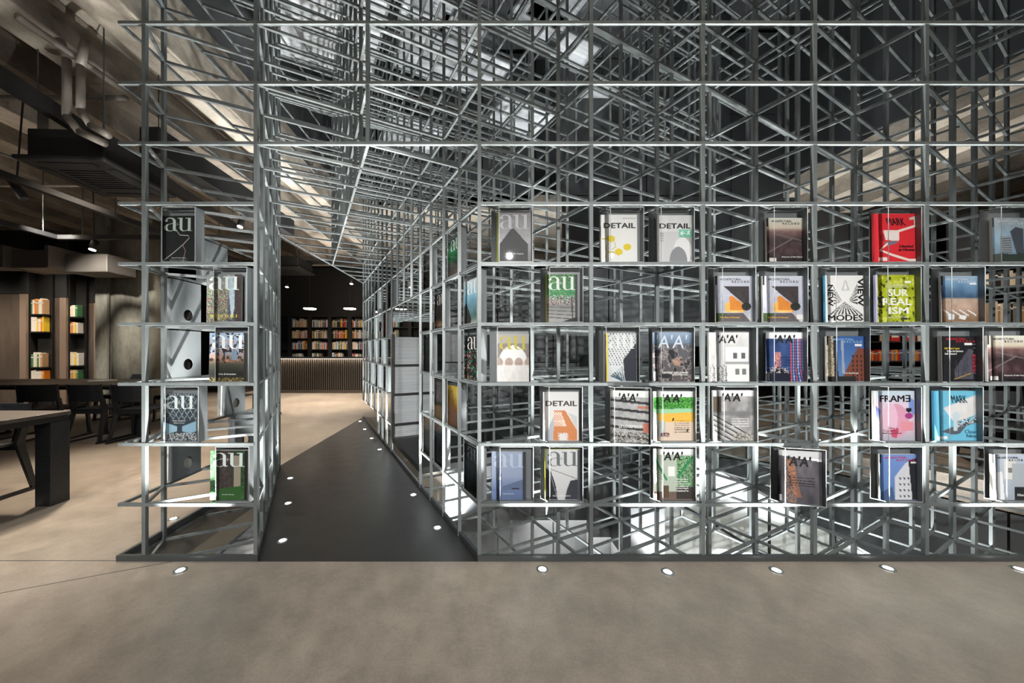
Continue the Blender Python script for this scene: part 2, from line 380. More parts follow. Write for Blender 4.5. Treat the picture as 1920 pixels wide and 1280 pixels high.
# reflective aluminium ceiling sheets hanging under the atrium ceiling
sh = 0
for (u0, u1, v0, v1, z) in ((0.1, 1.9, 6, 9, 5.0), (2.0, 3.2, 2.4, 5.4, 5.2), (-2.4, -.2, 6, 11, 5.1), (.2, 1.6, 10, 13, 4.6), (2.2, 3.6, 6.2, 8.4, 4.5), (3.3, 4.6, 2.6, 5.0, 6.1), (0.0, 1.2, 1.2, 4.4, 6.3), (4.0, 6.0, 3.0, 8.5, 6.9)):
    m_ = MB(); m_.prism(cellpoly(u0, u1, v0, v1), z, z + .03)
    desc = ['nearest the passage', 'above the front posts', 'over the far left passage', 'deep behind the dense grid', 'low beside the dark wall', 'high at right of centre', 'highest above the corner', 'behind rails at top right'][sh]
    r_ = empty('ceiling_sheet'); tag(r_, 'pale brushed metal ceiling sheet hanging above the lattice, ' + desc, 'ceiling sheet')
    m_.build('sheet', M['sheet'], r_); c_ = cellpoly(u0, u1, v0, v1); m2 = MB()
    for k in range(4): m2.bar(c_[k] + (z + .015,), c_[(k + 1) % 4] + (z + .015,), .03, .05)
    m2.build('rim', M['steel'], r_); m3 = MB()
    for k in (0, 2): m3.bar(c_[k] + (z + .03,), c_[k] + (7.2,), .008)
    m3.build('hanger', M['steel_dark'], r_); sh += 1

pxs = sorted([(1005, 45), (1075, 100), (915, 130), (985, 190), (862, 70), (1045, 12), (935, 225), (1130, 175), (1195, 255), (800, 20)])
for n, (px, py) in enumerate(pxs):
    z = 4.75; y = (z - CZ) * F / (CY - py); x = (px - CX) * y / F
    r_ = empty('metal_panel', (x, y, z), math.atan2(.447214, .894427)); tag(r_, 'small brushed metal panel in the stepped group above the lattice, %s from the left' % ordn(n), 'ceiling panel')
    m_ = MB(); m_.box(-.24, .24, -.2, .2, 0, .012); m_.build('sheet', M['sheet'], r_)
    m_ = MB()
    for a_, b_ in (((-.24, -.2), (.24, -.2)), ((.24, -.2), (.24, .2)), ((.24, .2), (-.24, .2)), ((-.24, .2), (-.24, -.2))): m_.bar(a_ + (.006,), b_ + (.006,), .014, .03)
    m_.build('rim', M['steel'], r_)
    m_ = MB(); m_.bar((0, 0, .01), (0, 0, 7.2 - z), .012); m_.build('hanger', M['steel_dark'], r_)

# ------------------------------------------------------------------ the lattice
LMIN, LMAX = -2, 15
IMIN, IMAX = -4, 10
def occ(i, j, l):
    if j < 0: return False
    x, y = node(i, j)
    if x < XL - .001 or x > 5.55: return False
    if i <= -2: return l >= -1
    if i == -1: return l >= 6 and (j <= 5 or l <= 13) and j <= NJ
    if j > NJ: return False
    if l < 0 and (x > 4.9 - (y - D) * .45 or y > 5.2): return False
    if l < -1: return j <= 5
    if i == 0:
        if 5 <= j <= 7: return l >= 4 or l <= -1
        return True
    if l <= 3:
        if l <= 2 and i >= 3: return j <= 8
        return j <= 6
    if i <= 2: return j <= NJ and (l <= 11 or j <= 6)
    if l >= 9 and 4 <= i <= 6 and 6 <= j <= 12: return True
    if l <= 5 and j <= 6: return True
    return j <= 4
lat = empty('shelf_lattice', (0, 0, 0))
tag(lat, 'huge grey steel lattice shelving with magazine holders around a dark passage', 'shelving')
PW, RW = .022, .016
nodes = {}
for i in range(IMIN, IMAX + 1):
    for j in range(0, NJ + 3):
        for l in range(LMIN, LMAX + 1):
            if occ(i, j, l): nodes[(i, j, l)] = (*node(i, j), LV(l) if l >= 0 else -.03 - .36 * (-1 - l))
Z = lambda l: LV(l) if l >= 0 else -.03 - .36 * (-1 - l)
runs = []      # (distance, kind, a, b)
def add_run(kind, a, b, w_):
    mid = (Vector(a) + Vector(b)) / 2; d = (mid - Vector((0, 0, CZ))).length
    runs.append((Vector((b[0] - a[0], b[1] - a[1], b[2] - a[2])).length / max(d, .5) ** 2, kind, a, b, w_))
# posts
for i in range(IMIN, IMAX + 1):
    for j in range(0, NJ + 3):
        ls = [l for l in range(LMIN, LMAX + 1) if (i, j, l) in nodes]
        if not ls: continue
        s = ls[0]; p_ = s
        for l in ls[1:] + [None]:
            if l is None or l != p_ + 1:
                x, y = node(i, j)
                if l is not None or p_ > s or True:
                    if p_ > s: add_run('post', (x, y, Z(s)), (x, y, Z(p_)), PW)
                s = l
            p_ = l
# narrow direction (into the depth, parallel to the passage) and wide direction
for l in range(LMIN, LMAX + 1):
    for i in range(IMIN, IMAX + 1):
        js = [j for j in range(0, NJ + 3) if (i, j, l) in nodes]
        s = None
        for j in range(0, NJ + 4):
            on = j in js
            if on and s is None: s = j
            if not on and s is not None:
                if j - 1 > s:
                    x0, y0 = node(i, s); x1, y1 = node(i, j - 1); add_run('rail', (x0, y0, Z(l)), (x1, y1, Z(l)), RW)
                s = None
    for d in range(IMIN - NJ - 3, IMAX + 1):       # i = d + j
        ks = [j for j in range(0, NJ + 3) if (d + j, j, l) in nodes]
        s = None
        for j in range(0, NJ + 4):
            on = j in ks
            if on and s is None: s = j
            if not on and s is not None:
                x0, y0 = node(d + s, s); x1, y1 = node(d + j - 1, j - 1)
                # extend to the left boundary of the block
                if x0 > XL + .02 and x0 - .5367 < XL and (s == 0 or (d + s - 1, s - 1, l) not in nodes) and not (l < 6 and d + s >= 0):
                    t = (x0 - XL) / .894427; yy = y0 - t * .447214
                    if yy > D: x0, y0 = XL, yy
                if abs(x1 - x0) > .01: add_run('rail', (x0, y0, Z(l)), (x1, y1, Z(l)), RW)
                s = None
# front rails, left boundary rails
for l in range(0, 10):
    z = Z(l)
    xs = [XL] + [node(i, 0)[0] for i in range(-3, 9)]
    for a, b in zip(xs[:-1], xs[1:]):
        if l < 6 and a > node(-2, 0)[0] - .01 and b < node(0, 0)[0] + .01: continue
        add_run('front_rail', (a - .008, D - .003, z), (b - .008, D - .003, z), .018)
    yend = k6[1] if l < 6 else 6.38
    add_run('rail', (XL, D, z), (XL, yend, z), RW)
for l in range(10, 16): add_run('rail', (XL, D, Z(l)), (XL, 6.38, Z(l)), RW)
add_run('rail', (XL, D, Z(-1)), (XL, k6[1], Z(-1)), RW)
runs.sort(key=lambda r: -r[0])
cnt = {}; rest = MB()
for (_, kind, a, b, w_) in runs:
    c_ = cnt.get(kind, 0)
    # keep every member clear of the right-angled crossings by a hair: nothing floats, ends meet on the nodes
    if c_ < 300:
        m_ = MB(); m_.bar(a, b, w_, w_); o = m_.build(kind, M['steel'], lat); cnt[kind] = c_ + 1
    else: rest.bar(a, b, w_, w_)
if rest.v: stuff(rest.build('rear_rails', M['steel'], lat))
# base channels
m_ = MB(); m_.box(XL - .01, A[0] + .02, D - .02, D + .0, 0, .034); m_.build('base_channel', M['steel_dark'], lat)
m_ = MB(); m_.box(B[0] - .01, 5.4, D - .02, D + .0, 0, .034); m_.build('base_channel', M['steel_dark'], lat)
m_ = MB(); m_.bar((XL, D, .017), (XL, k6[1], .017), .02, .034); m_.build('base_channel', M['steel_dark'], lat)
m_ = MB(); m_.bar((A[0], D, .017), (k6[0], k6[1], .017), .02, .034); m_.build('base_channel', M['steel_dark'], lat)
m_ = MB(); m_.bar((B[0], D, .017), (C[0], C[1], .017), .02, .034); m_.build('base_channel', M['steel_dark'], lat)

# ------------------------------------------------------------------ floor uplights
def uplight(x, y, label, power=110, tilt=0.0, lens=True):
    r_ = empty('floor_uplight', (x, y, 0)); tag(r_, label, 'floor light', 'floor uplights')
    m_ = MB(); n = 20; vs = []; fs = []
    for (rr, z) in ((.034, .001), (.034, .005), (.022, .006), (.022, .003)):
        vs += [(rr * math.cos(2 * math.pi * k / n), rr * math.sin(2 * math.pi * k / n), z) for k in range(n)]
    for q_ in range(3): fs += [(q_ * n + k, q_ * n + (k + 1) % n, (q_ + 1) * n + (k + 1) % n, (q_ + 1) * n + k) for k in range(n)]
    mesh_obj('trim_ring', vs, fs, M['steel'], r_, True)
    m_ = MB(); m_.cyl((0, 0, .002), (0, 0, .0045), .021, .021, 20); m_.build('lens', M['emit'], r_)
    spot('uplight_beam', (x, y, .02), (x, y + tilt, 2.5), power, 76, (1, .99, .96), .02, .8)
UP = 1000
for n, (px, py) in enumerate(((338, 1070), (1017, 1068), (1252, 1073), (1456, 1070), (1665, 1066), (1913, 1068))):
    y = CZ * F / (py - CY); uplight((px - CX) * y / F, y, 'small bright floor uplight in front of the shelving, %s from the left' % ordn(n), UP, .35)
for n, (px, py) in enumerate(((530, 1014), (540, 944), (544, 897))):
    y = CZ * F / (py - CY); uplight((px - CX) * y / F, y, 'bright uplight on the left edge of the dark passage, %s from the front' % ordn(n), UP * .2)
for n, (px, py) in enumerate(((820, 990), (775, 928), (712, 843), (697, 822), (684, 805), (675, 790))):
    y = CZ * F / (py - CY); uplight((px - CX) * y / F, y, 'bright uplight on the right edge of the dark passage, %s from the front' % ordn(n), UP * .45)
y = CZ * F / (973 - CY); uplight((325 - CX) * y / F, y, 'round floor uplight beside the left edge of the shelving', UP * .1)
y = CZ * F / (825 - CY); uplight((1535 - CX) * y / F, y, 'starry uplight on the floor behind the lattice, right of centre', UP)
for (x, y, z, p) in ((.7, 3.1, -1.0, 30), (1.9, 3.2, -1.0, 30), (3.0, 3.0, -1.0, 30), (-.4, 4.2, -1.0, 70), (-.9, 5.2, -1.0, 70), (.4, 4.6, -1.0, 80), (4.0, 3.2, -1.0, 30)):
    spot('pit_beam', (x, y, z), (x, y, 3), p * 16, 110, (.98, 1, 1), .05, .8)

# ------------------------------------------------------------------ cover art (flat print, drawn on a fine vertex grid)
nr = np.random.RandomState(3)
class Art:
    """colour field over a cover: u to the right, v downward, both 0..1"""
    def __init__(s, nu=60, nv=84, seed=0):
        s.nu, s.nv = nu, nv; s.r = np.random.RandomState(seed)
        s.U, s.V = np.meshgrid((np.arange(nu) + .0) / (nu - 1), (np.arange(nv) + .0) / (nv - 1))
        s.C = np.ones((nv, nu, 3)); s.text = []
    def put(s, mk, c, a=1.0):
        a = (np.asarray(mk, float) * a)[..., None]; s.C = s.C * (1 - a) + np.asarray(c, float) / 255. * a; return s
    def fill(s, c): return s.put(np.ones_like(s.U), c)
    def grad(s, stops, ang=0):
        t = s.V * math.cos(ang) + s.U * math.sin(ang); xs = [q[0] for q in stops]
        s.C = np.stack([np.interp(t, xs, [q[1][k] / 255. for q in stops]) for k in range(3)], -1); return s
    def noise(s, n, octv=3):
        o = np.zeros_like(s.U); amp = 1; tot = 0
        for k in range(octv):
            m = n * 2 ** k; g = s.r.rand(m + 2, m + 2); x = s.U * m; y = s.V * m
            i = x.astype(int); j = y.astype(int); fx = x - i; fy = y - j
            fx = fx * fx * (3 - 2 * fx); fy = fy * fy * (3 - 2 * fy)
            o += amp * (g[j, i] * (1 - fx) * (1 - fy) + g[j, i + 1] * fx * (1 - fy) + g[j + 1, i] * (1 - fx) * fy + g[j + 1, i + 1] * fx * fy)
            tot += amp; amp *= .55
        return o / tot
    def mottle(s, amp, n=8, mk=None):
        d = (s.noise(n) - .5)[..., None] * 2 * amp
        s.C = np.clip(s.C + (d if mk is None else d * np.asarray(mk, float)[..., None]), 0, 1); return s
    def inpoly(s, pts):
        r_ = np.zeros(s.U.shape, bool); n = len(pts); j = n - 1
        for i in range(n):
            xi, yi = pts[i]; xj, yj = pts[j]
            if yi != yj: r_ ^= ((yi > s.V) != (yj > s.V)) & (s.U < (xj - xi) * (s.V - yi) / (yj - yi) + xi)
            j = i
        return r_
    def poly(s, pts, c, a=1.): return s.put(s.inpoly(pts), c, a)
    def rect(s, u0, u1, v0, v1, c, a=1.): return s.put((s.U >= u0) & (s.U <= u1) & (s.V >= v0) & (s.V <= v1), c, a)
    def ell(s, cu, cv, ru, rv, c, a=1.): return s.put(((s.U - cu) / ru) ** 2 + ((s.V - cv) / rv) ** 2 < 1, c, a)
    def line(s, u0, v0, u1, v1, w_, c, a=1.):
        d = np.array([u1 - u0, v1 - v0]); L_ = np.hypot(*d) + 1e-9; t = np.clip(((s.U - u0) * d[0] + (s.V - v0) * d[1]) / L_ ** 2, 0, 1)
        return s.put(np.hypot(s.U - u0 - t * d[0], s.V - v0 - t * d[1]) < w_ / 2, c, a)
    def dots(s, mk, cols, dens):
        r_ = s.r.rand(*s.U.shape)
        for k, c in enumerate(cols): s.put(mk & (r_ > k * dens) & (r_ < (k + 1) * dens), c)
        return s
    def t(s, body, u0, u1, v0, v1, col, **k): s.text.append((body, u0, u1, v0, v1, col, k)); return s

def A_(seed=0, small=False): return Art(30 if small else 60, 42 if small else 84, seed)
WHT, BLK = (236, 238, 236), (22, 22, 24)
def au(a, col, plus=True, v0=.04, v1=.33, u0=.04, u1=.93): a.text.append(('@au', u0, u1, v0, v1, col, {})); return a
def AAl(a, col=(38, 38, 40), u0=.22, u1=.72, v0=.05, v1=.22): a.t("'A'A'", u0, u1, v0, v1, col, bold=.03, shear=.12); return a
def AR(a, col, v=.05):
    a.t('ARCHITECTURAL', .12, .66, v, v + .045, col, bold=.02); a.t('R E C O R D', .42, .86, v + .055, v + .1, col, bold=.02)
    a.rect(0, .035, 0, .2, (30, 30, 30)); return a
def c_house(): a = A_(1); a.grad([(0, (120, 120, 122)), (.6, (168, 169, 171)), (1, (120, 120, 120))]); a.poly([(.08, 1), (.08, .62), (.45, .29), (.9, .62), (.9, .96)], (42, 44, 47)); a.mottle(.04, 20); a.rect(.3, .5, .68, .76, (34, 36, 38)); a.rect(0, 1, .955, 1, (100, 102, 104)); a.rect(0, .02, 0, 1, (190, 200, 40)); a.t('Vincent Van Duysen', .25, .78, .8, .84, WHT); return au(a, (184, 186, 188))
def c_det1():
    a = A_(2); a.fill((222, 224, 222)); a.t('DETAIL', .06, .96, .17, .28, (40, 42, 44), bold=.035)
    for (u, v) in ((.27, .5), (.72, .67), (.48, .77)): a.text.append(('@hex', u - .12, u + .12, v - .075, v + .075, (214, 192, 24), {}))
    for (p, q) in (((.02, .5), (.14, .5)), ((.14, .5), (.2, .42)), ((.36, .56), (.4, .66)), ((.4, .66), (.3, .72)), ((.16, .62), (.2, .58)), ((.16, .62), (.12, .7)), ((.12, .7), (.18, .78)), ((.18, .78), (.12, .88)), ((.18, .78), (.36, .78))): a.line(*p, *q, .018, (190, 176, 60))
    a.t('Review of Architecture', .6, .95, .06, .085, (150, 150, 130)); return a
def c_det2():
    a = A_(3); a.fill((216, 217, 217)); a.mottle(.03); a.t('DETAIL', .06, .96, .17, .28, (44, 46, 48), bold=.035); a.rect(.06, .95, .34, 1, (200, 201, 202)); a.ell(1.0, .62, .42, .3, (168, 169, 171)); a.ell(.72, .76, .26, .3, (222, 222, 222)); a.ell(.6, .98, .26, .32, (136, 138, 142))
    for k in range(4): a.rect(.08, .17, .37 + .05 * k, .4 + .05 * k, (160, 160, 160))
    a.rect(.62, 1.0, .30, .46, (70, 190, 140), .55)  # reflection of an exit sign, painted into the cover colour with arrow and figure
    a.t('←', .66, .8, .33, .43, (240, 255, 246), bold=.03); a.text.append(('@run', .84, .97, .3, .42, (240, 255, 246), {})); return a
def c_ar_desert(seed=4): a = A_(seed); a.grad([(0, (214, 216, 206)), (.22, (200, 190, 170)), (.3, (120, 92, 90)), (.5, (58, 48, 50)), (.75, (72, 52, 56)), (1, (26, 24, 26))]); a.mottle(.1, 7, a.V > .28); a.line(.0, .78, .7, .45, .02, (120, 108, 108)); a.line(.2, .36, .9, .5, .02, (110, 100, 98)); AR(a, (46, 48, 50)); a.t('Airports of the Future', .38, .93, .85, .89, (240, 240, 240), bold=.02); a.rect(.06, .24, .88, .97, (210, 210, 205)); return a
def c_mark_red():
    a = A_(5); a.fill((206, 42, 52)); a.text.append(('@ribbon', 0, 1, 0, 1, (220, 214, 204), {'pts': [(.98, .06), (.78, .11), (.9, .09), (.9, .25), (.52, .36), (.22, .36)], 'w': .05}))
    a.text.append(('@ribbon', 0, 1, 0, 1, (220, 214, 204), {'pts': [(.3, .6), (.12, .74), (.4, .84), (.75, .94), (.95, .94)], 'w': .05})); a.poly([(.2, .34), (.56, .36), (.54, .56), (.25, .53)], (222, 220, 214)); a.poly([(.22, .58), (.52, .54), (.5, .6), (.28, .66)], (110, 112, 130)); a.poly([(.1, .44), (.22, .4), (.22, .56), (.14, .54)], (160, 26, 36))
    a.t('MARK', .26, .7, .09, .24, BLK, bold=.02, shear=-.45); a.t('Unwind', .55, .86, .63, .69, BLK, bold=.03, shear=.2); a.t('at Home', .52, .88, .70, .76, BLK, bold=.03, shear=.2); a.rect(.09, .28, .88, .96, (225, 220, 215)); a.rect(0, .045, 0, 1, (190, 40, 50)); return a
def c_ar_city(): a = A_(6); a.grad([(0, (150, 158, 162)), (.5, (120, 150, 170)), (1, (90, 110, 120))]); a.mottle(.08, 5); a.rect(.2, .48, .42, .78, (90, 96, 100)); a.poly([(.45, .3), (.6, .2), (.78, .24), (.8, .8), (.6, .8)], (60, 66, 74)); [a.line(.2, .44 + .05 * k, .48, .43 + .05 * k, .012, (160, 166, 170)) for k in range(7)]; a.put((a.V > .74 + .1 * a.noise(9)), (42, 50, 44)); AR(a, (200, 206, 206)); return a
def c_people(): a = A_(7); a.grad([(0, (30, 84, 50)), (.45, (40, 150, 110)), (.6, (120, 124, 122)), (1, (170, 170, 168))]); a.dots(a.V < .45, [(24, 70, 36), (70, 140, 60), (110, 180, 80)], .16); a.dots((a.V > .44) & (a.V < .64), [(30, 34, 50), (210, 190, 170), (150, 50, 60), (230, 230, 230), (60, 70, 90)], .11); [a.line(0, .68 + .07 * k, 1, .7 + .08 * k, .02, (90, 92, 96)) for k in range(4)]; a.poly([(.45, 1), (1, .88), (1, 1)], (44, 46, 50)); a.line(.82, .5, .84, .9, .04, (40, 44, 40)); a.rect(.92, 1, 0, 1, (38, 40, 42)); a.rect(0, .025, 0, 1, (214, 180, 90)); return au(a, (226, 230, 226))
def c_ar_gold(bar=False): a = A_(8); a.grad([(0, (196, 200, 210)), (.75, (168, 174, 190)), (1, (190, 190, 190))]); a.poly([(.2, .22), (.86, .22), (.86, .62), (.68, .58)], (58, 54, 54)); a.poly([(.34, .46), (.4, .42), (.72, .62), (.74, .78), (.34, .78)], (206, 132, 56)); a.poly([(.24, .6), (.36, .56), (.36, .78), (.24, .78)], (226, 178, 90)); a.put(((a.U - .78) / .12) ** 2 + ((a.V - .66) / .09) ** 2 < 1, (36, 40, 34)); a.rect(.36, .7, .74, .79, (240, 190, 110)); a.poly([(.3, .8), (.7, .8), (.9, 1), (.05, 1)], (92, 88, 90)); a.poly([(0, .8), (.3, .8), (.05, 1), (0, 1)], (60, 84, 48)); a.mottle(.05, 14, a.V > .3); AR(a, (60, 62, 66)); a.t('The Best of Houses', .1, .6, .88, .91, (240, 190, 60), bold=.02); (a.rect(.8, .97, .84, .93, (220, 220, 215)) if bar else a); return a
def c_modes():
    a = A_(9); a.fill((232, 233, 230))
    for k in range(9): a.poly([(.5, .56), (.1 + .1 * k, .84), (.15 + .1 * k, .84)], (30, 30, 30))
    for k in range(6): a.poly([(.42, .55), (.22, .24 + .07 * k), (.22, .27 + .07 * k)], (30, 30, 30)); a.poly([(.6, .55), (.82, .18 + .08 * k), (.82, .22 + .08 * k)], (30, 30, 30))
    a.t('MODES', .06, .95, .84, .97, (24, 24, 24), bold=.03); a.t('NEW', .06, .2, .2, .66, (24, 24, 24), bold=.03, rot=-90); a.t('VIEW', .82, .97, .06, .66, (24, 24, 24), bold=.03, rot=-90); a.t('Δ', .42, .62, .1, .32, (206, 207, 205)); a.rect(0, .03, 0, 1, (160, 200, 210)); return a
def c_surreal():
    a = A_(10); a.fill((166, 178, 36)); a.mottle(.12, 6); n_ = a.noise(14); a.put(n_ > .64, (40, 44, 30)); a.put(n_ < .33, (206, 210, 90))
    for k, b in enumerate(('SUR', 'REAL', 'ISM')): a.t(b, (.3, .16, .3)[k], (.8, .88, .8)[k], .30 + .19 * k, .45 + .19 * k, (234, 236, 230), bold=.035)
    a.t('CELEBRATING', .28, .76, .2, .23, WHT); a.t('THE MARVELLOUS', .26, .8, .245, .27, WHT); a.t('IN ARCHITECTURE', .26, .78, .88, .91, WHT); a.rect(0, .05, 0, 1, (176, 172, 200)); a.rect(.72, .88, .13, .17, (236, 236, 230)); return a
def c_ar_sand(): a = A_(11); a.grad([(0, (150, 170, 186)), (.15, (110, 146, 176)), (.46, (58, 84, 112)), (.5, (176, 156, 138)), (.72, (170, 144, 126)), (1, (120, 96, 70))]); a.mottle(.08, 6); [a.line(.05 + .2 * k, .74, .25 + .2 * k, .85, .03, (210, 214, 216)) for k in range(4)]; a.poly([(.15, .82), (.32, .82), (.3, .95), (.16, .94)], (206, 212, 220)); a.poly([(.45, .84), (.62, .86), (.58, .95), (.42, .92)], (214, 216, 214)); a.rect(.7, .88, .15, .19, (226, 230, 232)); return AR(a, (200, 210, 218))
def c_arch():
    a = A_(12); a.fill((122, 116, 112)); a.rect(0, 1, 0, .2, (150, 148, 144)); a.ell(.5, .62, .45, .38, (206, 207, 205)); a.rect(0, 1, .6, 1, (196, 194, 190)); [a.ell(.06 + .31 * k, .6, .13, .1, (158, 142, 132)) for k in range(4)]; a.rect(0, 1, .66, 1, (200, 199, 196)); a.mottle(.06, 8, a.V > .6); return au(a, (164, 156, 66))
def c_owl():
    a = A_(13); a.fill((196, 202, 204)); a.ell(.5, .45, .45, .5, (214, 218, 220)); g = (np.sin(a.U * 60 + a.V * 20) * np.sin(a.V * 70) > .55) & (a.V < .68); a.put(g, (40, 44, 50)); a.poly([(.55, .55), (1, .2), (1, 1), (.6, 1)], (48, 52, 60))
    for k in range(7): a.line(.5 - .06 * k, .7 + .03 * k, .62 - .02 * k, .98, .03, (60, 84, 96)); a.line(.05 + .08 * k, .72, .25 + .06 * k, 1, .02, (200, 208, 212))
    a.rect(0, .04, 0, 1, (232, 210, 60)); return au(a, (222, 226, 226))
def c_louvre(): a = A_(14); a.grad([(0, (150, 168, 190)), (.2, (110, 130, 150)), (.26, (90, 92, 98)), (1, (84, 80, 80))]); n_ = a.noise(9, 3); a.put((np.abs(n_ - .5) < .035) & (a.V > .25), (150, 140, 136)); a.put((n_ > .62) & (a.V > .35), (40, 40, 44)); a.ell(.6, .6, .1, .08, (206, 160, 130), .6); AAl(a, (214, 224, 232), .12, .8, .05, .32); a.text[-1] = ("'A'A'", .1, .86, .05, .32, (200, 212, 222), {'bold': -.005, 'shear': .12}); a.t('LOUVRE ABU DHABI', .24, .86, .80, .84, WHT, bold=.02); a.t('JEAN NOUVEL', .48, .86, .85, .885, WHT, bold=.02); a.rect(.02, .1, .8, .98, (220, 220, 220)); return a
def c_villa(): a = A_(15); a.grad([(0, (222, 223, 222)), (.15, (206, 207, 206)), (.6, (190, 190, 190)), (1, (206, 206, 206))]); a.mottle(.07, 5); a.rect(.42, .98, .3, .6, (224, 225, 224)); a.rect(.6, .7, .42, .54, (90, 92, 94)); a.rect(.8, .9, .42, .54, (90, 92, 94)); a.rect(.4, 1, .6, .64, (150, 152, 152)); a.rect(.45, 1, .66, 1, (216, 217, 216)); [a.rect(.66 + .17 * k, .75 + .17 * k, .74, .86, (110, 112, 112)) for k in range(2)]; a.dots((a.V > .66) & (a.U < .45), [(90, 92, 94), (230, 230, 230)], .25); [a.line(.02 + .1 * k, .7, .02 + .1 * k, 1, .012, (80, 82, 84)) for k in range(5)]; return AAl(a)
def c_blue(): a = A_(16); a.rect(0, 1, 0, .13, WHT); a.put(a.V > .13, (48, 72, 118)); a.mottle(.08, 5, a.V > .13); [a.put((np.abs(a.U - (.62 + .055 * k + .12 * np.clip(a.V - .6, 0, 1) ** 2 * k)) < .012) & (a.V > .13), (150, 180, 214) if k % 2 else (196, 84, 90)) for k in range(7)]; [a.rect(.6, .98, .2 + .06 * k, .21 + .06 * k, (34, 54, 96)) for k in range(13)]; a.dots((a.U > .22) & (a.U < .36) & (a.V > .4) & (a.V < .75), [(220, 130, 110), (200, 150, 140)], .3); a.poly([(0, .82), (.2, .78), (.3, .7), (.45, .76), (.6, .84), (.6, 1), (0, 1)], (26, 30, 46)); a.dots((a.V > .72) & (a.V < .84) & (a.U < .55), [(230, 220, 200)], .18); [a.t('ville verticale et paysage', .3, .6, .5 + .05 * k, .525 + .05 * k, (24, 30, 50)) for k in range(4)]; a.rect(.02, .08, .84, .98, (214, 214, 214)); return AAl(a)
def c_brick():
    a = A_(17); a.grad([(0, (54, 92, 150)), (1, (96, 134, 180))]); a.poly([(0, 0), (.16, 0), (.2, 1), (0, 1)], (196, 184, 156)); a.dots((a.U < .17), [(60, 56, 50)], .3); a.poly([(.16, 0), (.24, 0), (.28, 1), (.18, 1)], (40, 40, 46)); a.line(.38, .12, .4, .8, .06, (150, 160, 176)); a.poly([(.36, .95), (.76, .24), (1, .32), (1, 1), (.36, 1)], (120, 70, 54))
    [a.rect(.62 + .1 * k, .66 + .1 * k, .42 + .1 * q, .48 + .1 * q, (44, 36, 40)) for k in range(4) for q in range(6)]; a.put((a.V > .88) & (a.U < .7), (40, 42, 44)); AR(a, (150, 190, 220)); a.t('Tall Buildings', .4, .76, .8, .84, WHT, bold=.02); a.rect(.68, .86, .17, .22, (236, 236, 236)); return a
def c_bauhaus(): a = A_(18); a.fill((28, 28, 32)); a.poly([(.34, .75), (.7, .28), (.8, .3), (.8, .95), (.34, .95)], (74, 74, 84)); a.mottle(.04, 12); [a.line(.4 + .05 * k, .4, .38 + .06 * k, .9, .01, (50, 50, 60)) for k in range(6)]; a.line(.34, .95, .75, .82, .012, (200, 160, 60)); [a.line(.8, .1 + .08 * k, 1, .11 + .08 * k, .008, (120, 120, 126)) for k in range(10)]; a.t('ARCHITECTURAL', .14, .64, .04, .085, (190, 40, 50), bold=.015); a.t('R E C O R D', .4, .86, .095, .14, (190, 40, 50), bold=.015); a.t('100 Years Later', .1, .48, .25, .29, (230, 200, 50), bold=.02); a.t('Does the Bauhaus', .16, .56, .31, .35, WHT, bold=.02); a.t('Still Matter?', .1, .4, .37, .41, WHT, bold=.02); a.t('WORKPLACES', .78, .85, .4, .8, (190, 40, 60), bold=.02, rot=90); a.rect(.6, .78, .15, .2, (226, 226, 226)); a.rect(0, .04, 0, 1, (190, 190, 192)); return a
def c_detA(): a = A_(19); a.fill((224, 225, 224)); a.t('DETAIL', .06, .96, .18, .29, (70, 72, 72), bold=.03); a.poly([(.3, .38), (.62, .38), (.95, .78), (.95, 1), (.66, 1), (.66, .86), (.46, .86), (.46, 1), (.28, 1)], (206, 138, 92)); g = (np.sin(a.U * 90) * np.sin(a.V * 120) > -.1) & a.inpoly([(.28, .4), (.5, .4), (.66, .7), (.28, .7)]); a.put(g, (244, 232, 222)); g2 = (np.sin(a.U * 90) * np.sin(a.V * 120) > -.1) & a.inpoly([(.42, .84), (.7, .84), (.7, 1), (.42, 1)]); a.put(g2, (220, 222, 222)); a.poly([(.0, .9), (.3, .5), (.28, 1), (0, 1)], (180, 188, 196)); a.poly([(.7, .42), (.95, .5), (.95, .76)], (200, 206, 208)); return a
def c_balcony(): a = A_(20); a.rect(0, 1, 0, .13, WHT); a.put(a.V > .13, (176, 178, 178)); [a.poly([(0, .16 + .17 * k), (1, .22 + .17 * k), (1, .27 + .17 * k), (0, .21 + .17 * k)], (60, 58, 60)) for k in range(5)]; a.dots(a.V > .8, [(50, 60, 50), (210, 210, 205), (90, 80, 70)], .2); a.mottle(.1, 16, a.V > .13); a.put((a.U > .7) & (a.V > .3) & (a.V < .34) | (a.U > .84) & (a.V > .62) & (a.V < .8), (190, 120, 100)); a.t('LE LOGEMENT', .22, .8, .66, .72, WHT, bold=.03); return AAl(a)
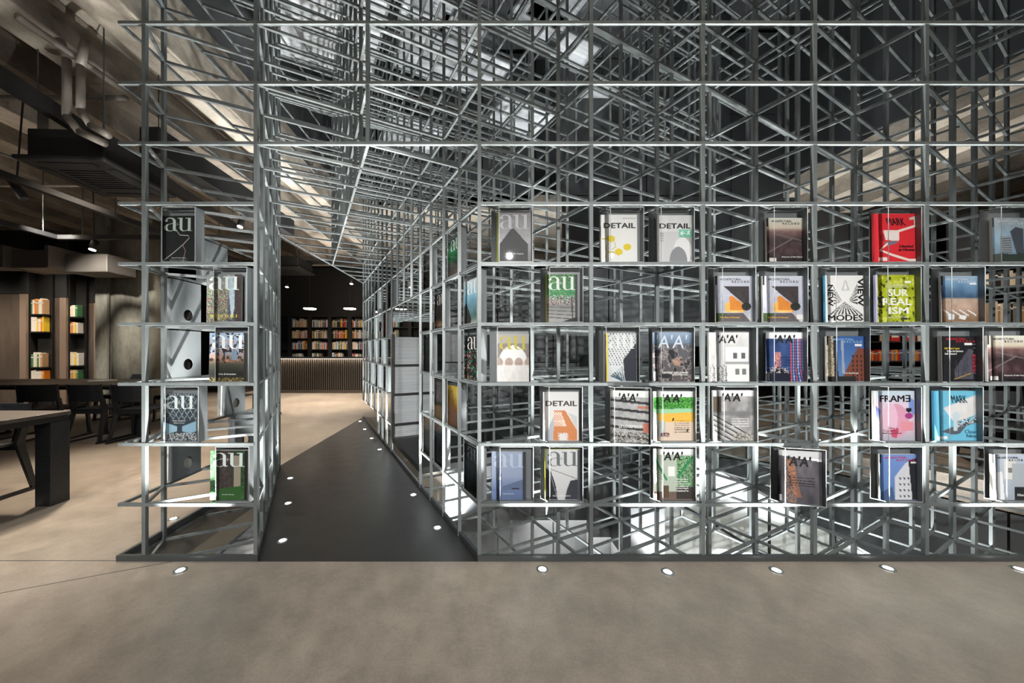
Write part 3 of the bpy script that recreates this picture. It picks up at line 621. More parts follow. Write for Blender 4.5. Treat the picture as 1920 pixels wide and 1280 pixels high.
def c_green(): a = A_(21); a.rect(0, 1, 0, .13, WHT); a.put(a.V > .12, (60, 130, 60)); a.dots((a.V > .12) & (a.V < .4), [(30, 90, 34), (120, 190, 90), (50, 130, 50)], .22); a.poly([(0, .36), (1, .34), (1, .44), (0, .48)], (150, 200, 160)); a.poly([(0, .46), (1, .42), (1, .62), (.2, .62), (0, .56)], (222, 176, 78)); a.rect(0, 1, .62, 1, (206, 190, 172)); a.poly([(0, .55), (.3, .62), (.3, .9), (0, .95)], (172, 178, 176)); a.poly([(0, .4), (.12, .5), (.06, .9), (0, .9)], (226, 228, 226)); a.dots((a.U > .18) & (a.U < .4) & (a.V > .84) & (a.V < .92), [(30, 30, 50), (130, 50, 50)], .35); [a.t(b, .52, .9, .58 + .045 * k, .61 + .045 * k, (70, 64, 50)) for k, b in enumerate(("L'urgence", 'ce n est au dela', 'de la planete', 'a dessin et du', 'concurrence', 'du construit'))]; a.text.append(('@quote', .44, .52, .54, .6, BLK, {})); a.text.append(('@quote', .8, .88, .76, .82, BLK, {})); return AAl(a)
def c_train(): a = A_(22); a.rect(0, 1, 0, .12, WHT); a.put(a.V > .12, (150, 150, 150)); a.mottle(.22, 4, a.V > .12); a.put((a.U < .2) & (a.V > .13) & (a.V < .45), (88, 78, 68)); a.rect(0, 1, .42, .5, (110, 112, 114), .6); [a.line(0, .58 + .1 * k, .9, 1.0 + .1 * k, .02, (40, 42, 44)) for k in range(-1, 4)]; [a.line(0, .62 + .1 * k, .9, 1.04 + .1 * k, .012, (200, 200, 200)) for k in range(-1, 4)]; a.dots((a.V > .85) & (a.U > .5), [(190, 186, 170), (90, 90, 84)], .3); [a.t(b, .44, .86, .54 + .05 * k, .575 + .05 * k, (236, 236, 236), bold=.02) for k, b in enumerate(("L'architecture ne", 'vaut rien sans le', 'savoir vulnerabilite', 'du vide culturel'))]; a.rect(.03, .1, .86, .98, (220, 220, 220)); return AAl(a)
def c_frame(): a = A_(23); a.grad([(0, (190, 214, 226)), (.3, (222, 206, 220)), (.8, (206, 190, 204)), (1, (170, 174, 186))]); a.ell(.55, .6, .3, .34, (214, 160, 182)); a.ell(.4, .55, .18, .3, (226, 190, 208)); a.ell(.86, .5, .1, .06, (160, 60, 130)); a.rect(.66, .95, .62, .8, (222, 150, 160)); a.poly([(.0, .25), (.16, .4), (.1, .62), (0, .7)], (120, 136, 206)); a.poly([(.85, .1), (1, .2), (1, .5), (.86, .4)], (120, 150, 210)); a.poly([(.4, .78), (.6, .75), (.55, .95), (.42, .92)], (196, 84, 110)); a.t('FRAMƎ', .14, .9, .08, .22, (24, 24, 28), bold=.03); a.poly([(.78, .34), (.92, .34), (.92, .4), (.85, .44), (.78, .4)], (30, 30, 34)); a.t('What is', .36, .56, .73, .77, (120, 60, 90)); a.t('Furniture', .22, .6, .78, .82, (150, 60, 80)); a.t('Real Form or Surreal', .2, .66, .835, .86, (90, 40, 60), bold=.02); a.rect(.03, .13, .58, .72, (232, 232, 236)); a.rect(0, .045, 0, 1, (226, 228, 232)); return a
def c_mark_blue(): a = A_(24); a.fill((104, 178, 204)); a.poly([(.2, .34), (.98, .06), (.94, .46), (.55, .62), (.4, .6)], (206, 204, 202)); a.mottle(.05, 6, a.inpoly([(.2, .34), (.98, .06), (.94, .46), (.55, .62), (.4, .6)])); a.poly([(.14, .82), (.4, .72), (.98, .56), (.98, .62), (.7, .7), (.55, .86), (.4, .88)], (84, 88, 96)); a.poly([(.4, .46), (.5, .4), (.56, .48), (.5, .8), (.42, .8)], (186, 200, 206)); a.dots(a.inpoly([(.5, .6), (.98, .48), (.98, .6), (.5, .74)]), [(40, 44, 50), (220, 220, 220)], .3); a.t('MARK', .36, .74, .09, .24, (24, 34, 44), bold=.02, shear=-.45); a.t('Cloud', .66, .93, .78, .855, (26, 40, 54), bold=.0); a.t('Nine', .7, .91, .87, .935, (26, 40, 54), bold=.0); a.rect(.09, .28, .91, .97, (222, 226, 226)); a.rect(0, .05, 0, 1, (80, 156, 190)); [a.t('Materials in the city', .12, .26, .5 + .035 * k, .515 + .035 * k, (40, 80, 100)) for k in range(5)]; return a
def c_boat(): a = A_(25); a.grad([(0, (150, 164, 186)), (.5, (140, 152, 176)), (.8, (96, 114, 150)), (1, (84, 100, 132))]); a.poly([(.3, .72), (.9, .58), (1, .6), (1, .8), (0, .8)], (90, 104, 132)); a.ell(.24, .56, .05, .05, (214, 218, 226)); a.line(.27, .46, .3, .66, .016, (40, 46, 60)); a.rect(.2, .28, .58, .8, (130, 150, 190)); a.rect(.9, 1, 0, 1, (52, 56, 64)); a.rect(.58, .8, .75, .78, (30, 34, 44)); a.t('Capricciosamente', .32, .65, .86, .89, (210, 216, 226)); return au(a, (178, 188, 204))
def c_drape(): a = A_(26); a.grad([(0, (214, 216, 216)), (1, (190, 192, 194))]); a.poly([(0, .36), (.16, .42), (.3, .7), (.36, 1), (0, 1)], (44, 46, 50)); a.poly([(.62, .8), (.72, .62), (1, .58), (1, 1), (.56, 1)], (54, 58, 66)); a.line(.05, .36, .98, .6, .012, (90, 92, 96)); a.line(.12, .4, .34, .95, .014, (150, 154, 160)); a.rect(.93, 1, 0, 1, (70, 74, 80)); a.rect(0, .02, 0, 1, (190, 200, 80)); a.t('Casa architectures', .22, .72, .90, .93, WHT); return au(a, (104, 110, 114))
def c_conserv(): a = A_(27); a.rect(0, 1, 0, .15, WHT); a.put(a.V > .12, (176, 186, 172)); a.dots((a.V > .14) & (a.U > .56) & (a.V < .8), [(40, 110, 60), (90, 160, 90), (30, 80, 40)], .24); a.line(.0, .16, .3, .6, .05, (40, 130, 80)); a.line(.95, .16, .6, .55, .05, (40, 130, 80)); a.rect(.34, .52, .34, .54, (226, 230, 226)); [a.line(0, .24 + .07 * k, .2, .4 + .05 * k, .012, (80, 90, 84)) for k in range(5)]; a.rect(0, 1, .84, 1, (110, 92, 84)); a.rect(.55, .98, .74, .98, (56, 52, 50)); a.rect(.22, .36, .72, .96, (90, 76, 60)); [a.t(b, .56, .85, .58 + .045 * k, .61 + .045 * k, WHT, bold=.02) for k, b in enumerate(('A dialogues', 'architecture,', 'jardin en ville', 'mobilier et', 'paysage', 'nature'))]; return AAl(a)
def c_rust(): a = A_(28); a.rect(0, 1, 0, .14, (206, 210, 212)); a.put(a.V > .1 + .09 * a.U, (84, 82, 88)); a.mottle(.12, 4, a.V > .18); a.put((np.abs(a.U - .2 - .3 * a.V) < .07) & (a.V > .16) & (a.V < .9), (170, 110, 80), .6); a.dots((np.abs(a.U - .3) < .12) & (a.V > .2), [(200, 140, 96)], .2); a.rect(0, .06, .4, 1, (40, 42, 50)); [a.t(b, .26, .84, .5 + .05 * k, .535 + .05 * k, (34, 34, 38), bold=.01) for k, b in enumerate(('le gris beton durable', 'lumiere et les reflets', 'dans un monde nouveau', 'de la patrimoine'))]; a.rect(.01, .07, .86, .98, (214, 214, 210)); return AAl(a, (44, 44, 46), .22, .76, .1, .3)
def c_ar_white(s_=29): a = A_(s_); a.grad([(0, (120, 150, 206)), (1, (90, 126, 176))]); a.poly([(.36, .5), (.62, .2), (.78, .1), (.78, 1), (.36, 1)], (206, 208, 212)); a.poly([(.7, .14), (1, .04), (1, 1), (.78, 1)], (34, 36, 42)); [a.poly([(.46 + .1 * k, .5 + .13 * q), (.52 + .1 * k, .52 + .13 * q), (.5 + .1 * k, .57 + .13 * q)], (40, 44, 50)) for k in range(3) for q in range(4)]; a.poly([(0, .86), (.3, .7), (.36, 1), (0, 1)], (70, 94, 134)); AR(a, (200, 50, 90)); a.rect(.76, .94, .16, .2, (226, 226, 226)); return a
def c_ar_white2(): a = A_(30); a.grad([(0, (180, 190, 204)), (1, (150, 160, 172))]); a.rect(.3, .6, .1, .55, (206, 206, 200)); a.rect(.4, .56, .3, .4, (120, 116, 110)); a.poly([(0, .4), (.25, .38), (.3, 1), (0, 1)], (220, 222, 224)); a.rect(.5, .85, .2, .7, (160, 168, 174)); a.rect(.55, 1, .72, 1, (34, 36, 40)); a.t('House', .62, .9, .86, .92, WHT, bold=.02); return AR(a, (60, 66, 70))
def c_lines(): a = A_(31); a.fill((22, 24, 26)); a.text.append(('@ribbon', 0, 1, 0, 1, (148, 142, 140), {'pts': [(.02, .97), (.4, .76), (.66, .6), (.83, .47), (.8, .42), (.55, .41), (.42, .3)], 'w': .022})); a.text.append(('@ribbon', 0, 1, 0, 1, (128, 112, 106), {'pts': [(.63, .62), (.72, .74), (.64, .98)], 'w': .02})); a.t('Sigurd Lewerentz', .3, .74, .88, .91, (196, 204, 198)); a.t('Drawing Collection 1', .26, .78, .93, .96, (196, 204, 198)); return au(a, (176, 188, 178))
def c_collage(): a = A_(32); a.grad([(0, (110, 116, 112)), (.4, (130, 130, 130)), (1, (70, 72, 84))], .3); a.dots((a.U < .6) & (a.V > .3), [(60, 140, 70), (200, 190, 180), (70, 60, 90), (50, 50, 54), (180, 90, 110), (120, 160, 90)], .13); a.poly([(.62, .02), (.74, .05), (.84, .6), (.72, .96), (.66, .5)], (160, 178, 188)); a.put(a.U > .8, (54, 44, 44)); a.mottle(.08, 16); a.t('MVRDV FILES 3', .1, .88, .84, .9, (222, 206, 30), bold=.0); a.t('Projects 002 - 209', .22, .74, .92, .945, (200, 190, 60)); return au(a, (206, 216, 210))
def c_tree(): a = A_(33); a.grad([(0, (150, 176, 200)), (.4, (140, 150, 166)), (.56, (120, 96, 80)), (.66, (60, 62, 50)), (.85, (30, 32, 30)), (1, (54, 52, 40))]); n_ = a.noise(16, 2); a.put((n_ > .6) & (a.V < .58), (46, 36, 34)); a.put((n_ < .36) & (a.V > .15) & (a.V < .6), (170, 120, 100)); a.line(.4, .38, .41, .62, .03, (30, 26, 26)); a.rect(.6, .74, .38, .56, (110, 134, 154)); a.dots(a.V > .92, [(170, 150, 80)], .25); a.put(a.U > .92, (40, 38, 38)); a.t('Christ & Gantenbein', .24, .72, .83, .865, WHT); return au(a, (220, 226, 226))
def c_stadium():
    a = A_(34); a.fill((50, 60, 66)); [a.line(-.2 + .17 * k, 0, .3 + .17 * k, .55, .012, (150, 166, 172)) for k in range(8)]; [a.line(.1 + .17 * k, 0, -.4 + .17 * k, .55, .012, (150, 166, 172)) for k in range(9)]; a.dots(a.V < .5, [(210, 222, 226)], .04); a.poly([(0, .6), (.42, .7), (.42, .8), (.1, .86), (0, .8)], (140, 172, 190)); a.poly([(.56, .7), (1, .58), (1, .8), (.8, .84), (.56, .8)], (130, 164, 184)); a.dots(a.V > .84, [(200, 204, 204), (20, 22, 26)], .3); a.t('Peter Zumthor', .28, .68, .56, .59, WHT); a.t('Edition Onsen', .32, .64, .61, .635, WHT); return au(a, (214, 224, 222))
def c_forest(): a = A_(35); a.fill((40, 60, 42)); a.mottle(.1, 10); a.poly([(.22, 0), (.6, 0), (.62, .9), (.18, .86)], (56, 50, 48)); a.mottle(.08, 24, (a.U > .2) & (a.U < .62)); a.poly([(.62, .1), (.82, .1), (.82, .74), (.64, .76)], (140, 132, 116)); a.poly([(0, .8), (1, .7), (1, 1), (0, 1)], (44, 84, 40)); a.dots((a.U < .2) | (a.U > .84), [(60, 110, 60), (26, 40, 28)], .25); a.rect(.93, 1, 0, 1, (30, 32, 32)); a.t('Arnold Valvang', .32, .64, .88, .905, WHT); return au(a, (206, 216, 212))
def side(bg, fg, sd, f2=None):
    def f():
        a = A_(sd, True); a.grad(bg); a.mottle(.1, 7)
        if f2: f2(a)
        return au(a, fg)
    return f
def scr(a): a.dots(a.V > .36, [(180, 60, 60), (60, 170, 130), (190, 190, 180)], .07)
S = {
 's_green': side([(0, (40, 60, 50)), (.3, (30, 120, 70)), (.6, (30, 80, 50)), (.62, (60, 60, 56)), (1, (90, 80, 76))], (206, 226, 214), 41),
 's_grey': side([(0, (90, 92, 92)), (.5, (96, 88, 80)), (1, (70, 60, 54))], (190, 196, 192), 42),
 's_dark': side([(0, (50, 48, 46)), (.7, (44, 38, 36)), (.9, (170, 140, 110)), (1, (40, 36, 34))], (206, 206, 200), 43),
 's_white': side([(0, (206, 216, 216)), (.4, (130, 176, 196)), (.8, (80, 110, 110)), (1, (160, 170, 150))], (226, 232, 232), 44, lambda a: a.poly([(0, .5), (.4, .9), (.3, 1), (0, 1)], (50, 50, 50))),
 's_text': side([(0, (40, 42, 44)), (1, (34, 34, 36))], (226, 226, 222), 45, scr),
 's_pale': side([(0, (150, 150, 148)), (1, (120, 122, 122))], (206, 200, 180), 46),
 's_blue': side([(0, (186, 180, 176)), (.3, (150, 170, 206)), (.55, (140, 160, 190)), (.6, (120, 150, 70)), (.7, (222, 176, 130)), (1, (206, 190, 90))], (200, 214, 226), 47),
 's_yellow': side([(0, (232, 200, 60)), (.4, (240, 196, 50)), (.6, (236, 160, 60)), (.64, (226, 160, 110)), (1, (222, 140, 84))], (246, 224, 120), 48),
 's_cream': side([(0, (200, 170, 140)), (.2, (206, 210, 206)), (.8, (196, 206, 206)), (1, (110, 104, 96))], (130, 140, 140), 49),
 's_slate': side([(0, (150, 120, 100)), (.2, (110, 126, 146)), (.6, (60, 72, 92)), (1, (90, 100, 112))], (140, 160, 180), 50),
 's_navy': side([(0, (50, 60, 66)), (.45, (110, 130, 144)), (.75, (60, 76, 92)), (.8, (26, 34, 46)), (1, (22, 28, 38))], (190, 206, 212), 51),
 's_red': side([(0, (190, 80, 80)), (.5, (214, 110, 104)), (1, (150, 60, 60))], (220, 206, 200), 52),
 's_leaf': side([(0, (180, 196, 186)), (.5, (120, 160, 130)), (1, (90, 110, 96))], (220, 226, 222), 53),
}
C_ = {k[2:]: v for k, v in list(globals().items()) if k.startswith('c_') and callable(v)}
C_.update(S); C_['ar_gold2'] = lambda: c_ar_gold(True); C_['ar_desert2'] = lambda: c_ar_desert(54)

# ---- lettering
txt_cache = {}
def text_mesh(body, bold=0., shear=0.):
    key = (body, bold, shear)
    if key in txt_cache: return txt_cache[key]
    cu = bpy.data.curves.new('lettering', 'FONT'); cu.body = body; cu.offset = 0.0; cu.resolution_u = 2; cu.fill_mode = 'FRONT'
    o = bpy.data.objects.new('lettering', cu); me = o.to_mesh()
    v = np.array([tuple(q.co)[:2] for q in me.vertices]) if len(me.vertices) else np.zeros((0, 2)); f = [tuple(p.vertices) for p in me.polygons]
    o.to_mesh_clear(); bpy.data.objects.remove(o); bpy.data.curves.remove(cu)
    if len(v):
        if bold > .004:
            n0 = len(v); base, bf = v.copy(), list(f)
            for q_, (dx, dy) in enumerate(((bold, 0), (-bold, 0), (0, bold * .7), (0, -bold * .7)), 1):
                v = np.vstack([v, base + (dx, dy)]); lay = np.repeat(np.arange(q_ + 1), n0); f = f + [tuple(i + n0 * q_ for i in t) for t in bf]
        v = v.copy(); v[:, 0] += shear * v[:, 1]; mn, mx = v.min(0), v.max(0); v = (v - mn) / np.maximum(mx - mn, 1e-6)
    if len(v): v = np.column_stack([v, lay if bold > .004 else np.zeros(len(v))])
    txt_cache[key] = (v, f); return v, f
def ribbon(pts, ws):
    pts = [np.array(p, float) for p in pts]; vs = []; fs = []
    for k, p in enumerate(pts):
        a = pts[max(k - 1, 0)]; b = pts[min(k + 1, len(pts) - 1)]; d = (b - a) / (np.linalg.norm(b - a) + 1e-9); n_ = np.array([-d[1], d[0]])
        vs += [p + n_ * ws[k] / 2, p - n_ * ws[k] / 2]
    for k in range(len(pts) - 1): fs.append((2 * k, 2 * k + 1, 2 * k + 3, 2 * k + 2))
    return vs, fs
def au_glyph():
    """high contrast serif letters a and u, x to the right, y up, in a 0..1 box"""
    V_, F_ = [], []; cnt_ = [0]
    def add(v, f): n_ = len(V_); cnt_[0] += 1; V_.extend([tuple(q) + (cnt_[0] * .4,) for q in v]); F_.extend([tuple(i + n_ for i in q) for q in f])
    asp = .7   # y unit in x units
    def arc(cx, cy, rx, ry, a0, a1, w0, w1, n=14):
        p = [(cx + rx * math.cos(math.radians(a0 + (a1 - a0) * k / n)), cy + ry * math.sin(math.radians(a0 + (a1 - a0) * k / n))) for k in range(n + 1)]
        wf = [w0(k / n) if callable(w0) else w0 + (w1 - w0) * k / n for k in range(n + 1)]
        add(*ribbon(p, wf))
    def disc(cx, cy, r, n=14): add([(cx + r * .9 * math.cos(2 * math.pi * k / n), cy + r * 1.25 * math.sin(2 * math.pi * k / n)) for k in range(n)], [tuple(range(n))])
    def box(a, b, c, d): add([(a, c), (b, c), (b, d), (a, d)], [(0, 1, 2, 3)])
    # a
    arc(.235, .73, .145, .235, 165, 0, lambda t: .03 + .07 * t, 0); disc(.10, .76, .062)
    box(.33, .43, .17, .74)
    arc(.43, .17, .05, .13, 180, 330, .1, .02); 
    arc(.215, .27, .125, .24, 100, 270, lambda t: .025 + .085 * math.sin(math.pi * min(t * 1.02, 1)), 0, 18)
    arc(.215, .17, .165, .15, 270, 345, .045, .02); add(*ribbon([(.19, .505), (.26, .54), (.36, .60)], [.03, .03, .03]))
    # u
    box(.56, .655, .22, .97); box(.49, .66, .93, .98)
    arc(.70, .25, .095, .225, 180, 300, lambda t: .095 - .055 * t, 0); arc(.70, .2, .16, .17, 290, 345, .04, .02)
    box(.84, .935, .02, .97); box(.76, .94, .93, .98); box(.84, 1.0, .02, .06)
    # thin cross between the letters
    box(.40, .56, .505, .52); box(.475, .487, .40, .63)
    v = np.array(V_); return v, F_
AUV, AUF = au_glyph()
def glyph(t):
    body, u0, u1, v0, v1, col, k = t
    if body == '@au': v, f = AUV, AUF
    elif body == '@hex':
        v = np.array([(.5 + .5 * math.cos(math.radians(30 + 60 * q)), .5 + .5 * math.sin(math.radians(30 + 60 * q))) for q in range(6)]); f = [(0, 1, 2, 3, 4, 5)]
    elif body == '@ribbon':
        a, f = ribbon([(p[0], 1 - p[1]) for p in k['pts']], [k['w']] * len(k['pts'])); v = np.array(a)
    elif body == '@quote': v = np.array([(.3, 0), (.6, 0), (1, 1), (.5, 1)]); f = [(0, 1, 2, 3)]
    elif body == '@run':
        v = []; f = []
        for pts, w_ in (([(.5, .75), (.45, .4)], .2), ([(.45, .4), (.7, .25), (.6, 0)], .14), ([(.45, .4), (.25, .2), (0, .15)], .14), ([(.5, .72), (.8, .6), (.95, .7)], .1), ([(.5, .72), (.25, .6), (.15, .42)], .1), ([(.55, .86), (.62, .98)], .2)):
            a, g = ribbon(pts, [w_] * len(pts)); n_ = len(v); v += [tuple(q) for q in a]; f += [tuple(i + n_ for i in q) for q in g]
        v = np.array(v)
    else:
        v, f = text_mesh(body, k.get('bold', 0), k.get('shear', 0))
        if not len(v): return None
        if k.get('rot') == 90: v = np.stack([1 - v[:, 1], v[:, 0], v[:, 2]], 1)
        if k.get('rot') == -90: v = np.stack([v[:, 1], 1 - v[:, 0], v[:, 2]], 1)
    out = np.zeros((len(v), 3)); out[:, 2] = v[:, 2] if v.shape[1] > 2 else 0; out[:, 0] = u0 + v[:, 0] * (u1 - u0); out[:, 1] = 1 - (v1 - v[:, 1] * (v1 - v0))
    return out, f, col
art_cache = {}
def print_meshes(key):
    """unit-size meshes (x 0..1, z 0..1): the printed sheet and the lettering on it"""
    if key in art_cache: return art_cache[key]
    a = C_[key](); nv, nu = a.U.shape
    vs = np.zeros((nv * nu, 3)); vs[:, 0] = a.U.ravel(); vs[:, 2] = 1 - a.V.ravel()
    idx = np.arange(nv * nu).reshape(nv, nu)
    fs = np.stack([idx[:-1, :-1].ravel(), idx[1:, :-1].ravel(), idx[1:, 1:].ravel(), idx[:-1, 1:].ravel()], 1)
    me = bpy.data.meshes.new('cover'); me.from_pydata(vs.tolist(), [], fs.tolist())
    ca = me.color_attributes.new('Col', 'FLOAT_COLOR', 'POINT'); c4 = np.ones((nv * nu, 4)); c4[:, :3] = lin_arr(np.clip(a.C, 0, 1)).reshape(-1, 3)
    ca.data.foreach_set('color', c4.ravel().astype(np.float32)); me.materials.append(M['print'])
    tv, tf, tc = [], [], []
    for n_, t in enumerate(a.text):
        g = glyph(t)
        if g is None: continue
        o, f, col = g; b = len(tv); yy = -.0006 - .0003 * n_
        tv += [(p[0], yy - .00005 * p[2], p[1]) for p in o]; tf += [tuple(i + b for i in q) for q in f]; tc += [tuple(lin(col)) + (1,)] * len(o)
    ml = None
    if tv:
        ml = bpy.data.meshes.new('lettering'); ml.from_pydata(tv, [], tf)
        ca = ml.color_attributes.new('Col', 'FLOAT_COLOR', 'POINT'); ca.data.foreach_set('color', np.array(tc, np.float32).ravel()); ml.materials.append(M['print'])
    art_cache[key] = (me, ml); return me, ml
def lin_arr(c): return np.where(c <= 0.04045, c / 12.92, ((c + 0.055) / 1.055) ** 2.4)

def magazine(name, key, loc, rz, w_, h, label, lean=.02, yaw=0., roll=0., th=.011, spine=None, curl=0.):
    """local x right, y away from the viewer, z up; origin at the bottom left front corner"""
    r_ = empty('magazine', loc, rz + yaw); r_.rotation_euler = (-lean, roll, rz + yaw); r_.rotation_mode = 'XYZ'
    tag(r_, label, 'magazine')
    q = MB(); q.box(0, w_, .0012, th, 0.001, h - .001); o = q.build('pages', M['paper'], r_)
    q = MB(); q.box(-.0012, .0, 0, th, 0, h); q.box(0, w_, th, th + .0008, 0, h); q.build('spine', spine or M['paper'], r_)
    me, ml = print_meshes(key)
    c_ = bpy.data.objects.new('cover', me); COL.objects.link(c_); c_.parent = r_; c_.scale = (w_, 1, h)
    if ml:
        l_ = bpy.data.objects.new('lettering', ml); COL.objects.link(l_); l_.parent = r_; l_.scale = (w_, 1, h)
    return r_

# ---- holders: grey tray with back, right side and bottom of sheet metal, clear acrylic front and slanted left side
def holder_parts():
    r_ = {}
    FLx, FRx, BRx, BLx, Dp, Hh, t = -.10, .10, .105, -.145, .06, .335, .003
    # back with round hole
    n = 32; vs = []; fs = []; cx, cz, rr = -.03, .09, .041
    for yy in (Dp, Dp + t):
        for k in range(n):
            a = 2 * math.pi * k / n; vs.append((cx + rr * math.cos(a), yy, cz + rr * math.sin(a)))
        for k in range(n):
            a = 2 * math.pi * k / n; dx, dz = math.cos(a), math.sin(a)
            s_ = min([v for v in ((BRx - cx) / dx if dx > 1e-6 else 9, (BLx - cx) / dx if dx < -1e-6 else 9, (Hh - cz) / dz if dz > 1e-6 else 9, -cz / dz if dz < -1e-6 else 9)])
            vs.append((cx + dx * s_, yy, cz + dz * s_))
    for k in range(n):
        k2 = (k + 1) % n
        fs += [(k, k2, n + k2, n + k), (2 * n + k, 3 * n + k, 3 * n + k2, 2 * n + k2), (k, 2 * n + k, 2 * n + k2, k2), (n + k, n + k2, 3 * n + k2, 3 * n + k)]
    # corner fills
    for (X, Z_) in ((BRx, Hh), (BLx, Hh), (BLx, 0), (BRx, 0)):
        ks = sorted(range(n), key=lambda k: (vs[n + k][0] - X) ** 2 + (vs[n + k][2] - Z_) ** 2)
        a, b = None, None
        for k in range(n):
            p, q_ = vs[n + k], vs[n + (k + 1) % n]
            if abs(p[0] - q_[0]) > 1e-6 and abs(p[2] - q_[2]) > 1e-6 and ((abs(p[0] - X) < 1e-6 and abs(q_[2] - Z_) < 1e-6) or (abs(p[2] - Z_) < 1e-6 and abs(q_[0] - X) < 1e-6)): a = k; b = (k + 1) % n
        if a is not None:
            c0 = len(vs); vs += [(X, Dp, Z_), (X, Dp + t, Z_)]; fs += [(n + a, n + b, c0), (3 * n + b, 3 * n + a, c0 + 1)]
    r_['back_panel'] = (vs, fs, M['holder'])
    q = MB(); q.add([(FRx, 0, 0), (FRx + .002, 0, 0), (BRx + .002, Dp, 0), (BRx, Dp, 0), (FRx, 0, Hh), (FRx + .002, 0, Hh), (BRx + .002, Dp, Hh), (BRx, Dp, Hh)], [(0, 1, 2, 3), (7, 6, 5, 4), (0, 4, 5, 1), (1, 5, 6, 2), (2, 6, 7, 3), (3, 7, 4, 0)])
    r_['side_panel'] = (q.v, q.f, M['holder'])
    q = MB(); q.prism([(FLx, 0), (FRx, 0), (BRx, Dp), (BLx, Dp)], 0, .003); r_['bottom_tray'] = (q.v, q.f, M['holder'])
    q = MB(); q.add([(FLx, 0, .003), (FRx, 0, .003), (FRx, 0, Hh), (FLx, 0, Hh)], [(0, 1, 2, 3)]); q.add([(FLx, 0, .003), (BLx, Dp, .003), (BLx, Dp, Hh), (FLx, 0, Hh)], [(3, 2, 1, 0)])
    r_['acrylic_cover'] = (q.v, q.f, M['acrylic'])
    q = MB(); e = .0022
    q.bar((FLx, 0, .003), (FLx, 0, Hh), e); q.bar((FRx, -.001, .003), (FRx, -.001, Hh), e); q.bar((FLx, 0, Hh), (FRx, 0, Hh), e); q.bar((FLx, 0, Hh), (BLx, Dp, Hh), e); q.bar((FLx, 0, .004), (FRx, 0, .004), e)
    r_['cover_edge'] = (q.v, q.f, M['edge'])
    q = MB(); q.cyl((0, .03, Hh + .001), (0, .03, Hh + .008), .006, .006, 10); q.box(-.09, .09, .012, .05, Hh - .002, Hh + .001); r_['fixing'] = (q.v, q.f, M['holder'])
    return r_
HP = {}
for k, (v, f, m) in holder_parts().items():
    me = bpy.data.meshes.new(k); me.from_pydata([tuple(p) for p in v], [], f); me.materials.append(m); HP[k] = me
def holder(x, y, z, rz, label, yaw=0.):
    r_ = empty('magazine_holder', (x, y, z), rz + yaw); tag(r_, label, 'holder', 'magazine holders')
    for k, me in HP.items():
        o = bpy.data.objects.new(k, me); COL.objects.link(o); o.parent = r_
    return r_
ROWS = {'A': 4, 'B': 3, 'C': 2, 'D': 1, 'E': 0}
RN = {'A': 'top', 'B': 'second', 'C': 'third', 'D': 'fourth', 'E': 'bottom'}
SP = {'white': M['paper'], 'red': mat('red_spine', (190, 40, 48), .4), 'blue': mat('blue_spine', (78, 150, 188), .4), 'yellow': mat('yellow_spine', (206, 200, 60), .4), 'dark': mat('dark_spine', (60, 62, 64), .4), 'lilac': mat('lilac_spine', (176, 174, 204), .4)}
ROT = math.atan2(-.894427, .447214)
